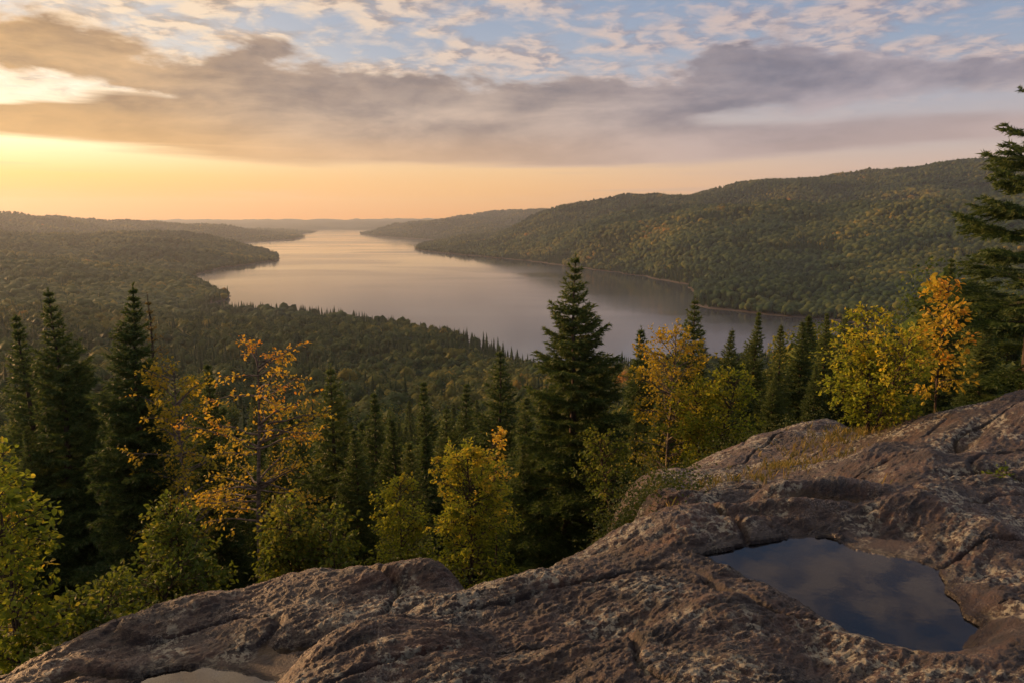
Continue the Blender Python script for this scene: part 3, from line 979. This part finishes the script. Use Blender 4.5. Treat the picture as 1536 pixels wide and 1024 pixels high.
broad('seedling', 1503, 726, 6.15, 'tiny yellow green seedling rooted in a crack of the right mound', 68, M_YGREEN, .2, 'seedling',
      nbr=9, start=.1, leaf=.035, twigs=3, per=4, up=40, trunk_r=.003)

# ------------------------------------------------------------------ the woods
def octa(sub=1):
    V = [(1, 0, 0), (-1, 0, 0), (0, 1, 0), (0, -1, 0), (0, 0, 1), (0, 0, -1)]
    Fx = [(0, 2, 4), (2, 1, 4), (1, 3, 4), (3, 0, 4), (2, 0, 5), (1, 2, 5), (3, 1, 5), (0, 3, 5)]
    for _ in range(sub):
        W = list(V); G = []; cache = {}

        def mid(a, b):
            k = (min(a, b), max(a, b))
            if k not in cache:
                p = np.array(W[a])+np.array(W[b]); W.append(tuple(p/np.linalg.norm(p))); cache[k] = len(W)-1
            return cache[k]
        for a, b, c in Fx:
            x, y, z = mid(a, b), mid(b, c), mid(c, a)
            G += [(a, x, z), (x, b, y), (z, y, c), (x, y, z)]
        V, Fx = W, G
    return np.array(V, float), np.array(Fx)


def round_crown(seed, nf, fs, blobs, core=1, stem=True):
    """unit-height broadleaf crown of leaf clumps over lumpy lobes"""
    rnd = np.random.RandomState(seed)
    C = rnd.normal(size=(blobs, 3)); C /= np.linalg.norm(C, axis=1, keepdims=True)
    C *= (rnd.rand(blobs, 1)**.4)*.22; C[:, 2] = C[:, 2]*1.15+.62; C[0] = (0, 0, .72)
    r = .15+.10*rnd.rand(blobs)
    VV, FF, off = [], [], 0
    if nf:
        k = rnd.randint(0, blobs, nf)
        d = rnd.normal(size=(nf, 3)); d[:, 2] += .35; d /= np.linalg.norm(d, axis=1, keepdims=True)
        p = C[k]+d*(r[k]*(.85+.25*rnd.rand(nf)))[:, None]
        nrm = d+rnd.normal(size=(nf, 3))*.45; nrm /= np.linalg.norm(nrm, axis=1, keepdims=True)
        a = np.cross(nrm, rnd.normal(size=(nf, 3))); a /= np.linalg.norm(a, axis=1, keepdims=True)
        b = np.cross(nrm, a)
        s = (fs*(.6+.8*rnd.rand(nf)))[:, None]
        VV.append(np.stack([p+a*s, p-a*s*.5+b*s*.85, p-a*s*.5-b*s*.85], 1).reshape(-1, 3))
        FF.append(np.arange(nf*3).reshape(-1, 3)); off = nf*3
    v, f = octa(core)
    for i in range(blobs if nf > 60 else 1):
        if nf > 60: w = v*r[i]*(.55 if nf > 1000 else .9)*(1+.2*rnd.rand(len(v), 1))+C[i]
        else: w = v*np.array([.40, .40, .42])*(1+.75*(rnd.rand(len(v), 1)-.5))+rnd.normal(size=(len(v), 3))*.04+np.array([0, 0, .56])
        VV.append(w); FF.append(f+off); off += len(w)
    return np.concatenate(VV), np.concatenate(FF)


def cone_crown(seed, nf, core=True):
    """unit-height conifer crown: drooping ragged sprays in whorls"""
    rnd = np.random.RandomState(seed)
    t = rnd.rand(nf)**.75*.95+.03
    az = rnd.rand(nf)*6.283
    R = .21*(1-t)**.8*(.7+.5*rnd.rand(nf))+.008
    base = np.stack([np.cos(az)*R*.1, np.sin(az)*R*.1, t+.02], -1)
    tip = np.stack([np.cos(az)*R, np.sin(az)*R, t-.05*(1-t)+.03*t], -1)
    s = np.stack([-np.sin(az), np.cos(az), 0*az], -1)*(R*.42)[:, None]
    m_ = base*.45+tip*.55
    V = np.stack([base, m_+s, tip, m_-s], 1).reshape(-1, 3)
    k = np.arange(nf)[:, None]*4
    Fc = np.concatenate([k+np.array([[0, 1, 2]]), k+np.array([[0, 2, 3]])], 1).reshape(-1, 3)
    # spire
    n = 5; a = np.arange(n)/n*6.283
    c = np.r_[np.stack([np.cos(a)*.11, np.sin(a)*.11, 0*a+.08], -1), [[0, 0, 1.0]]]
    f = np.stack([np.arange(n), (np.arange(n)+1) % n, np.full(n, n)], -1)+len(V)
    return np.r_[V, c], np.r_[Fc, f]


def scatter(r0, r1, sp, rs):
    n = int(2*r1*math.sin(math.radians(40))/sp)+2
    gx, gy = np.meshgrid(np.arange(-n//2, n//2+1)*sp, np.arange(0, int(r1/sp)+2)*sp)
    x = (gx+rs.uniform(-.48, .48, gx.shape)*sp).ravel(); y = (gy+rs.uniform(-.48, .48, gx.shape)*sp).ravel()
    r = np.hypot(x, y); a = np.arctan2(x, y)
    k = (r >= r0) & (r < r1) & (np.abs(a) < math.radians(38.5))
    return x[k], y[k]


rs = np.random.RandomState(99)
# horizon of the terrain as seen from the outcrop, for leaving out what hills hide
slope = (TZ+5.0*sstep(120, 300, RR)-EYE)/RR
slope[RR < 60] = -9
hor = np.maximum.accumulate(slope, axis=0)


def seen(x, y, ztop):
    r = np.hypot(x, y); a = np.arctan2(x, y)
    ia = np.clip(((a-azs[0])/(azs[1]-azs[0])).round().astype(int), 0, NA-1)
    ir = np.clip((np.log(r*.985/2.5)/(math.log(FAR/2.5)/(NR-1))).astype(int)-1, 0, NR-1)
    return (ztop-EYE)/r > hor[ir, ia]-.0006


XS, YS, HS, CON, TIN = [], [], [], [], []
for r0, r1, sp, hm in ((20, 60, 3.6, 8.5), (60, 130, 4.2, 10), (130, 450, 4.8, 10.5), (450, 1000, 4.2, 9.0), (1000, 1700, 4.6, 9.5), (1700, 2700, 6.6, 10), (2700, 5200, 14, 12)):
    x, y = scatter(r0, r1, sp, rs)
    z, sd = terrain_z(x, y)
    k = (sd > sp*.3) & (z > .3)
    x, y, z = x[k], y[k], z[k]
    sd = sd[k]
    h = hm*(.66+.5*rs.rand(len(x))+.22*(rs.rand(len(x)) < .12))
    con_n = fbm(x/90, y/90, 3, 60)+.25*fbm(x/20, y/20, 2, 61)
    r = np.hypot(x, y)
    pc = np.where(r < 130, .62, np.where(r < 900, .22, .28))+con_n*.85
    pc += np.where((sd < 26) & (r > 250), .35, 0)
    con = rs.rand(len(x)) < pc
    h = np.where(con, h*1.12, h)
    warm = fbm(x/220, y/220, 4, 62)*.26+fbm(x/45, y/45, 2, 63)*.12
    tin = np.clip(np.where(con, .10+.12*rs.rand(len(x))+warm*.3, .38+warm*1.5+rs.normal(size=len(x))*.12), 0, 1)
    k = seen(x, y, z+h) & ((rs.rand(len(x)) > .10) | (r < 250))
    XS.append(np.stack([x, y, z], -1)[k]); HS.append(h[k]); CON.append(con[k]); TIN.append(tin[k])
TP = np.concatenate(XS); TH = np.concatenate(HS); TC = np.concatenate(CON); TT = np.concatenate(TIN)
TR = np.hypot(TP[:, 0], TP[:, 1])
# keep clear of the foreground trees and never let scattered trees stand higher than the view allows
ok = np.ones(len(TP), bool)
for sx, sy, sr in STAND:
    ok &= np.hypot(TP[:, 0]-sx, TP[:, 1]-sy) > sr+.6
TX_, TY_, = TP[:, 0], TP[:, 1]


def pix(p):
    x, y, z = p[..., 0], p[..., 1], p[..., 2]-EYE
    c, s = math.cos(PITCH), math.sin(PITCH)
    d = y*c-z*s; v = y*s+z*c
    return 768+F*x/d, 512-F*v/d


tpx, tpy = pix(TP+np.stack([0*TH, 0*TH, TH], -1))
# the skyline of the near woods in the photo: nothing scattered within 420 m rises above it
lim = np.interp(tpx, [-60, 120, 300, 420, 560, 640, 760, 830, 950, 1060, 1200, 1420, 1600], [560, 560, 600, 610, 600, 585, 600, 610, 600, 560, 520, 520, 500])
near = TR < 60
h_ok = TH.copy()
for _ in range(4):
    tpx, tpy = pix(TP+np.stack([0*TH, 0*TH, h_ok], -1))
    h_ok = np.where(near & (tpy < lim), h_ok*.82, h_ok)
tpx, tpy = pix(TP+np.stack([0*TH, 0*TH, h_ok], -1))
ok &= ~(near & ((tpy < lim-12) | (h_ok < 2.2)))
TH = h_ok
TP, TH, TC, TT, TR = TP[ok], TH[ok], TC[ok], TT[ok], TR[ok]
tpx, tpy = tpx[ok], tpy[ok]

app = TH/TR*((tpx > -20) & (tpx < 1556) & (tpy < 1000))
order = np.argsort(-app)
solo = np.zeros(len(TP), bool)
for c, n in ((True, 260), (False, 200)):
    o_ = order[TC[order] == c][:n]; solo[o_[app[o_] > 0]] = True

# individual trees of the near slope
sp_mid = []
for i in range(4):
    sp_mid.append(spruce_meshes('slope_spruce', 9.0, (.2, .23, .19, .22)[i]*9, 70+i, step=.075, nl=.17, nw=.06, per=3, sparse=2.0, dens=1.1, whorl=.34, gaps=(.05, .1, 0, .15)[i]))
bl_mid = []
for i in range(4):
    V, Fc = round_crown(80+i, 5200, .0125, 16, 0)
    me = new_mesh('slope_tree_crown', V, [Fc], np.clip(.4+.2*np.random.RandomState(i).normal(size=len(Fc)), 0, 1)); me.materials.append(M_MIDLEAF)
    t_ = np.linspace(0, .75, 6)
    TV, TF = tubes([np.stack([.01*np.sin(t_*9+i), .01*np.cos(t_*7+i), t_], -1)], [.014*(1-t_)+.003], 5)
    tk = new_mesh('slope_tree_trunk', TV, [TF], smooth=True); tk.materials.append(M_BIRCH)
    bl_mid.append((tk, me))
L_C = 'dark pointed spruce among many on the steep wooded slope beyond the foreground trees'
L_B = 'round leafy tree among many on the steep wooded slope beyond the foreground trees'
roots = {}
for i in np.where(solo)[0]:
    v = int(rs.randint(4)); key = (bool(TC[i]), v)
    loc = (float(TP[i, 0]), float(TP[i, 1]), float(TP[i, 2])-.15); rz = float(rs.rand()*6.28)
    if TC[i]:
        s = float(TH[i])/9.0; w = s*float(rs.uniform(.85, 1.15)); sc = (w, w, s)
    else:
        s = float(TH[i]); w = s*float(rs.uniform(.85, 1.2)); sc = (w, w, s)
    if key in roots:
        dup(roots[key], loc, rz, sc, None)
    else:
        roots[key] = plant('spruce_tree' if TC[i] else 'broadleaf_tree', sp_mid[v] if TC[i] else bl_mid[v], loc, rz, sc,
                           L_C if TC[i] else L_B, 'spruce tree' if TC[i] else 'tree', 'spruces on the slope below' if TC[i] else 'leafy trees on the slope below')

# everything farther off reads as one wood
FV_, FFc, FT, off = [], [], [], 0
rest = ~solo
for lo, hi, nb, fb, ncn in ((0, 300, 330, .034, 90), (300, 620, 130, .045, 40), (620, 1100, 0, .13, 26), (1100, 1900, 0, .19, 14), (1900, 9000, 0, .2, 8)):
    for con in (True, False):
        for v in range(4):
            sel = np.where(rest & (TR >= lo) & (TR < hi) & (TC == con) & (np.arange(len(TP)) % 4 == v))[0]
            if not len(sel): continue
            V, Fc = cone_crown(100+v, ncn) if con else round_crown(110+v, nb, fb, 7 if nb > 60 else 5, 0 if (nb > 60 or hi > 2000) else 1)
            n = len(sel); a = rs.rand(n)*6.283; ca, sa = np.cos(a), np.sin(a)
            H = TH[sel]; W = H*rs.uniform(.8, 1.3, n)*(1.0 if con else 1.05)
            X = V[None, :, 0]*ca[:, None]-V[None, :, 1]*sa[:, None]; Y = V[None, :, 0]*sa[:, None]+V[None, :, 1]*ca[:, None]
            P = np.stack([X*W[:, None]+TP[sel, 0][:, None], Y*W[:, None]+TP[sel, 1][:, None], V[None, :, 2]*H[:, None]+TP[sel, 2][:, None]-.3], -1)
            FV_.append(P.reshape(-1, 3).astype(np.float32))
            FFc.append((Fc[None]+(np.arange(n)*len(V))[:, None, None]).reshape(-1, 3)+off); off += n*len(V)
            FT.append(np.clip(np.repeat(TT[sel], len(Fc))+rs.normal(size=n*len(Fc))*.02, 0, 1))
forest = link('distant_forest', new_mesh('distant_forest', np.concatenate(FV_), [np.concatenate(FFc)], np.concatenate(FT), smooth=True), M_FOREST)
tag(forest, 'mixed autumn forest covering the valley and the hills round the lake', 'forest', kind='stuff')
print('n<60', (TR<60).sum(), 'n<130', (TR<130).sum(), 'n<300', (TR<300).sum());print('trees', len(TP), 'solo', solo.sum(), 'faces', sum(map(len, FFc)))


# ------------------------------------------------------------------ ground cover on and beside the rock
def tufts(n, region, rnd, hgt, wdt, blades):
    """grass blades at points inside photo-anchored patches: (px, py, depth, spread)"""
    VV = []
    for (px, py, d, sx, sy, k) in region:
        c = at_depth(px, py, d)
        m_ = int(n*k)
        x = c[0]+rnd.normal(size=m_)*sx; y = c[1]+rnd.normal(size=m_)*sy
        z, _, _ = rock_z(x, y); tz, _ = terrain_z(x, y); z = np.maximum(z, tz)
        for xx, yy, zz in zip(x, y, z):
            b = np.array([xx, yy, zz-.01])
            for _ in range(blades):
                a = rnd.rand()*6.28; L = hgt*(.5+rnd.rand()*.9)
                o = b+np.array([rnd.normal()*.02, rnd.normal()*.02, 0])
                t = np.array([math.cos(a)*L*.55*rnd.rand(), math.sin(a)*L*.55*rnd.rand(), L])
                w = np.array([-math.sin(a), math.cos(a), 0])*wdt
                VV.append((o-w, o+w, o+t*.6+w*.6, o+t+np.array([t[0]*.35, t[1]*.35, -.1*L])))
    V = np.array(VV).reshape(-1, 3)
    return V, np.arange(len(V)).reshape(-1, 4)


rnd = np.random.RandomState(5)
V, Fc = tufts(90, [(1190, 690, 8.4, .35, .3, 1.2), (1255, 668, 9.4, .4, .3, 1.2), (1290, 648, 10, .35, .35, 1.0), (1110, 722, 7.6, .35, .12, .5),
                   (965, 765, 6.3, .2, .3, 1.0), (1330, 660, 9.6, .3, .3, .8), (1180, 733, 6.4, .3, .06, .3)], rnd, .10, .004, 5)
g = link('grass', new_mesh('grass', V, [Fc], rnd.rand(len(Fc))), M_GRASS)
tag(g, 'dry yellow grass in the saddle between the rock mounds', 'grass', kind='stuff')

LPs, LDs = [], []
for (px0, py0, d0, px1, py1, d1, n, sp) in [(560, 850, 7.6, 700, 880, 7.2, 200, .35), (720, 870, 6.9, 830, 838, 6.9, 420, .35), (830, 835, 7.2, 955, 772, 7.6, 520, .3),
                                          (240, 905, 6.9, 560, 858, 7.6, 380, .35), (20, 990, 5.6, 240, 915, 6.6, 260, .3), (1000, 705, 11.5, 1250, 625, 13.5, 300, .5), (740, 835, 8.6, 890, 800, 8.8, 420, .5)]:
    t = rnd.rand(n)
    x0 = at_depth(px0, py0, d0); x1 = at_depth(px1, py1, d1)
    x = x0[0]+(x1[0]-x0[0])*t+rnd.normal(size=n)*sp; y = x0[1]+(x1[1]-x0[1])*t+rnd.normal(size=n)*sp
    z, _, _ = rock_z(x, y); tz, _ = terrain_z(x, y); z = np.maximum(z, tz)
    hh = .12+.20*rnd.rand(n)
    m_ = 34
    p = np.stack([x, y, z], -1)[:, None]+rnd.normal(size=(n, m_, 3))*np.array([.11, .11, .0])
    p[..., 2] += rnd.rand(n, m_)*hh[:, None]
    LPs.append(p.reshape(-1, 3))
LPs = np.concatenate(LPs)
V, Fc = leaf_quads(LPs, np.tile([0, 0, .6], (len(LPs), 1)), rnd, .032, .5)
tn = np.clip(.35+.3*fbm(LPs[:, 0]*1.3, LPs[:, 1]*1.3, 3, 77)+rnd.normal(size=len(LPs))*.16, 0, 1)
g = link('heath_cover', new_mesh('heath_cover', V, [Fc], np.repeat(tn, 2)), M_HEATH)
tag(g, 'low leafy heath growing along the edge of the rock', 'ground cover', kind='stuff')

# ------------------------------------------------------------------ air
m, t, out = mat('evening_air')
pv = t.n.new('ShaderNodeVolumePrincipled')
pv.inputs['Color'].default_value = (.76, .86, 1.0, 1)
pv.inputs['Density'].default_value = 8.5e-5
pv.inputs['Anisotropy'].default_value = .4
t.l.new(pv.outputs[0], out.inputs['Volume'])
x0, x1, y0, y1, z0, z1 = -7300, 7300, -400, 9400, -6, 330
V = [(x, y, z) for z in (z0, z1) for y in (y0, y1) for x in (x0, x1)]
hz = link('haze', new_mesh('haze', V, [np.array([(0, 2, 3, 1), (4, 5, 7, 6), (0, 1, 5, 4), (2, 6, 7, 3), (0, 4, 6, 2), (1, 3, 7, 5)])]), m)
tag(hz, 'warm evening haze over the far hills', 'haze', kind='stuff')

# ------------------------------------------------------------------ sky
W = bpy.data.worlds.new('World'); SC.world = W; W.use_nodes = True
W.node_tree.nodes.clear()
t = NT(W.node_tree)
out = W.node_tree.nodes.new('ShaderNodeOutputWorld')
dirv = t.n.new('ShaderNodeTexCoord').outputs['Generated']
s = t.sep(dirv)
DEG = 57.29578
az = t.m('MULTIPLY', t.m('ARCTAN2', s[0], s[1]), DEG)
el = t.m('MULTIPLY', t.m('ARCSINE', s[2]), DEG)
azn = t.rng(az, -50, 50, 0, 1)


def ae(px, py):
    d = ray(px, py); return math.degrees(math.atan2(d[0], d[1])), math.degrees(math.atan2(d[2], math.hypot(d[0], d[1])))


def edge(px_pts):                 # elevation of a cloud edge as a function of azimuth
    P = [((ae(*p)[0]+50)/100, (ae(*p)[1]+5)/30) for p in px_pts]
    return t.m('SUBTRACT', t.m('MULTIPLY', t.curve(azn, P), 30), 5)


# clear sky, colour by height for the sunward and the far side
e01 = t.rng(el, 0, 24, 0, 1)
sunny = t.ramp(e01, [(0, c4(1.05, .32, .01)), (.05, c4(1.2, .43, .02)), (.12, c4(1.3, .70, .14)), (.2, c4(1.5, 1.18, .66)), (.34, c4(1.4, 1.18, .88)), (.52, c4(.78, .72, .66)), (.66, c4(.66, .64, .64)), (1, c4(1.6, 1.35, 1.08))])
midsk = t.ramp(e01, [(0, c4(1.1, .42, .07)), (.06, c4(1.1, .51, .12)), (.15, c4(1.0, .61, .28)), (.27, c4(.74, .60, .50)), (.42, c4(.44, .48, .56)), (.62, c4(.30, .38, .52)), (1, c4(.20, .28, .44))])
farsk = t.ramp(e01, [(0, c4(.78, .42, .26)), (.10, c4(.80, .50, .36)), (.2, c4(.62, .50, .46)), (.33, c4(.46, .47, .54)), (.5, c4(.30, .38, .52)), (.7, c4(.22, .31, .48)), (1, c4(.16, .24, .42))])
clear = t.mix(t.ss(az, -40, -4), sunny, midsk)
clear = t.mix(t.ss(az, -6, 30), clear, farsk)
sky = t.n.new('ShaderNodeTexSky'); sky.sky_type = 'NISHITA'; sky.sun_disc = False
sky.sun_elevation = SUN_EL; sky.sun_rotation = SUN_AZ
nis = t.mix(1.0, sky.outputs[0], c4(.07, .07, .07), 'MULTIPLY')
clear = t.mix(.15, clear, nis)

# cloud noise in a flat cloud deck overhead
zz = t.m('MAXIMUM', t.m('ADD', s[2], .11), .05)
deck = t.xyz(t.m('DIVIDE', s[0], zz), t.m('DIVIDE', s[1], zz), 0)
sv = t.xyz(t.m('MULTIPLY', az, .055), t.m('MULTIPLY', el, .19), 0)      # long flat banks
sv2 = t.xyz(t.m('MULTIPLY', az, .045), t.m('MULTIPLY', el, .55), 3.1)
nA = t.m('SUBTRACT', t.noise(sv, 1.6, 7, .58, .3), .5)
lump = t.xyz(t.m('MULTIPLY', az, .15), t.m('MULTIPLY', el, .36), 5.0)
lump2 = t.xyz(t.m('SUBTRACT', t.m('MULTIPLY', az, .15), .16), t.m('SUBTRACT', t.m('MULTIPLY', el, .36), .16), 5.0)
dsh = t.n.new('ShaderNodeVectorMath'); dsh.operation = 'ADD'; t.l.new(deck, dsh.inputs[0]); dsh.inputs[1].default_value = (-.05, .03, 0)
deck2 = dsh.outputs[0]
nB = t.m('SUBTRACT', t.noise(sv2, 1.3, 6, .55, .2), .5)
nC = t.m('SUBTRACT', t.noise(lump, 1.0, 7, .55, .15), .5)


def band(upper, lower, na=6.0, nb=1.8, su=.6, sl=.4):
    u = t.m('ADD', t.m('SUBTRACT', edge(upper), el), t.m('ADD', t.m('MULTIPLY', nA, na), t.m('MULTIPLY', nC, na*.95)))
    l = t.m('ADD', t.m('SUBTRACT', el, edge(lower)), t.m('MULTIPLY', nB, nb))
    return t.m('MULTIPLY', t.ss(u, -su, su), t.ss(l, -sl, sl)), u, l


bank, bu, bl = band([(-100, 10), (60, 25), (160, 45), (290, 80), (420, 85), (520, 110), (700, 118), (900, 122), (1060, 95), (1180, 62), (1320, 62), (1460, 75), (1600, 85)],
                    [(-100, 195), (0, 205), (150, 216), (300, 232), (420, 246), (600, 250), (800, 250), (1000, 246), (1150, 236), (1300, 222), (1450, 212), (1600, 205)])
gapL, _, _ = band([(-100, 85), (0, 92), (90, 105), (180, 122), (230, 138), (280, 158), (400, 200), (1600, 260)],
                  [(-100, 165), (0, 158), (90, 152), (200, 146), (260, 150), (300, 150), (400, 150), (1600, 150)], 5.0, 2.4, .35, .3)
gapR, _, _ = band([(-100, 330), (900, 250), (1040, 190), (1150, 168), (1260, 150), (1400, 135), (1536, 130), (1600, 130)],
                  [(-100, 150), (900, 160), (1040, 182), (1150, 188), (1300, 182), (1450, 176), (1600, 172)], 2.6, 1.6, .6, .5)
bank = t.m('MULTIPLY', bank, t.m('SUBTRACT', 1, t.m('MULTIPLY', gapL, .97)))
bank = t.m('MULTIPLY', bank, t.m('SUBTRACT', 1, t.m('MULTIPLY', gapR, .75)))

# colour of the bank, thick parts darker, edges letting the sun through
thick = t.m('MULTIPLY', bank, t.ss(t.m('ADD', t.m('MULTIPLY', nA, 1.3), t.m('MULTIPLY', nC, .8)), -.34, .20))
nC2 = t.m('SUBTRACT', t.noise(lump2, 1.0, 7, .55, .15), .5)
relief = t.ss(t.m('SUBTRACT', nC, nC2), -.12, .16)
thick = t.m('MULTIPLY', t.m('SUBTRACT', 1.08, t.m('MULTIPLY', relief, .42)), thick, clamp=True)
bk_l = t.mix(thick, c4(.78, .46, .19), c4(.20, .125, .075))
bk_m = t.mix(thick, c4(.58, .44, .35), c4(.215, .178, .178))
bk_r = t.mix(thick, c4(.44, .38, .41), c4(.17, .168, .222))
bcol = t.mix(t.ss(az, -36, -6), bk_l, bk_m)
bcol = t.mix(t.ss(az, -8, 24), bcol, bk_r)
# the underside glows where it faces the low sun
low = t.m('SUBTRACT', 1, t.ss(bl, .0, 4.0))
glow = t.mix(t.ss(az, -30, 20), c4(.88, .47, .14), c4(.56, .40, .34))
bcol = t.mix(t.m('MULTIPLY', low, .6), bcol, glow)

# small broken clouds above the bank
pu = t.m('ADD', t.noise(deck, 5.5, 6, .58, .25), t.m('MULTIPLY', t.noise(deck, 1.1, 3, .5), .6))
def puffn(v): return t.m('ADD', t.noise(v, 6.8, 7, .60, .35), t.m('MULTIPLY', t.noise(v, 1.5, 5, .6), 1.5))


pu = puffn(deck); pu2 = puffn(deck2)
plit = t.ss(t.m('SUBTRACT', pu, pu2), -.14, .10)
puff = t.m('MULTIPLY', t.ss(pu, 1.04, 1.45), t.ss(el, 6.0, 9.5))
pcol_l = t.ramp(plit, [(0, c4(.40, .30, .22)), (.45, c4(.72, .52, .35)), (1, c4(.95, .73, .50))])
pcol_r = t.ramp(plit, [(0, c4(.29, .26, .31)), (.45, c4(.48, .38, .37)), (1, c4(.62, .48, .43))])
pcol = t.mix(t.ss(az, -28, 16), pcol_l, pcol_r)
col = t.mix(t.m('MULTIPLY', puff, .85), clear, pcol)
high = t.m('MULTIPLY', t.ss(el, 17, 28), t.m('SUBTRACT', 1, t.ss(az, -15, 6)))   # unseen upper sky, sunward side, brightened so the small pool mirrors more light
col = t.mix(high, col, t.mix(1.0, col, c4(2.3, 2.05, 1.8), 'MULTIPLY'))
col = t.mix(t.m('MULTIPLY', bank, .94), col, bcol)
# thin streaks over the horizon
stn = t.noise(t.xyz(t.m('MULTIPLY', az, .03), t.m('MULTIPLY', el, .9), 9.0), 1.5, 5, .55, .2)
stm = t.m('MULTIPLY', t.m('MULTIPLY', t.ss(stn, .54, .70), t.ss(el, .8, 2.2)), t.m('SUBTRACT', 1, t.ss(el, 4.5, 6)))
scol = t.mix(t.ss(az, -30, 15), c4(.95, .60, .28), c4(.52, .38, .35))
col = t.mix(t.m('MULTIPLY', stm, .45), col, scol)
# glow round the hidden sun, a dim eastern sky behind the viewer
sd = t.m('ADD', t.m('ADD', t.m('MULTIPLY', s[0], float(SUNV[0])), t.m('MULTIPLY', s[1], float(SUNV[1]))), t.m('MULTIPLY', s[2], float(SUNV[2])))
halo = t.m('POWER', t.m('MAXIMUM', sd, 0.0), 30.0)
col = t.mix(t.m('MULTIPLY', halo, .45), col, c4(.75, .42, .15), 'ADD')
back = t.ss(s[1], .35, -.4)
col = t.mix(back, col, c4(.26, .26, .32))
zen = t.ss(el, 38, 75)
col = t.mix(zen, col, c4(.165, .18, .225))
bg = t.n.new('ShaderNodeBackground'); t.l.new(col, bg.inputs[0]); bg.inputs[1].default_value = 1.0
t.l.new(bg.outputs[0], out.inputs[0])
W.cycles.sampling_method = 'MANUAL'; W.cycles.sample_map_resolution = 1024

# ------------------------------------------------------------------ sun and camera
sl = bpy.data.lights.new('sun', 'SUN'); sl.energy = 5.0; sl.angle = math.radians(1.2); sl.color = (1.0, .54, .23)
so = bpy.data.objects.new('sun', sl); COL.objects.link(so)
from mathutils import Vector
so.rotation_euler = Vector((-SUNV[0], -SUNV[1], -SUNV[2])).to_track_quat('-Z', 'Y').to_euler()

cam = bpy.data.cameras.new('camera'); co = bpy.data.objects.new('camera', cam); COL.objects.link(co)
co.location = (0, 0, EYE); co.rotation_euler = (math.pi/2-PITCH, 0, 0)
cam.sensor_width = 36; cam.lens = 36*F/1536; cam.clip_start = .1; cam.clip_end = 60000
SC.camera = co
SC.view_settings.view_transform = 'Standard'; SC.view_settings.look = 'None'
SC.view_settings.exposure = .12; SC.view_settings.gamma = 1
SC.cycles.max_bounces = 5; SC.cycles.diffuse_bounces = 2; SC.cycles.glossy_bounces = 3; SC.cycles.transmission_bounces = 3
SC.cycles.use_denoising = True
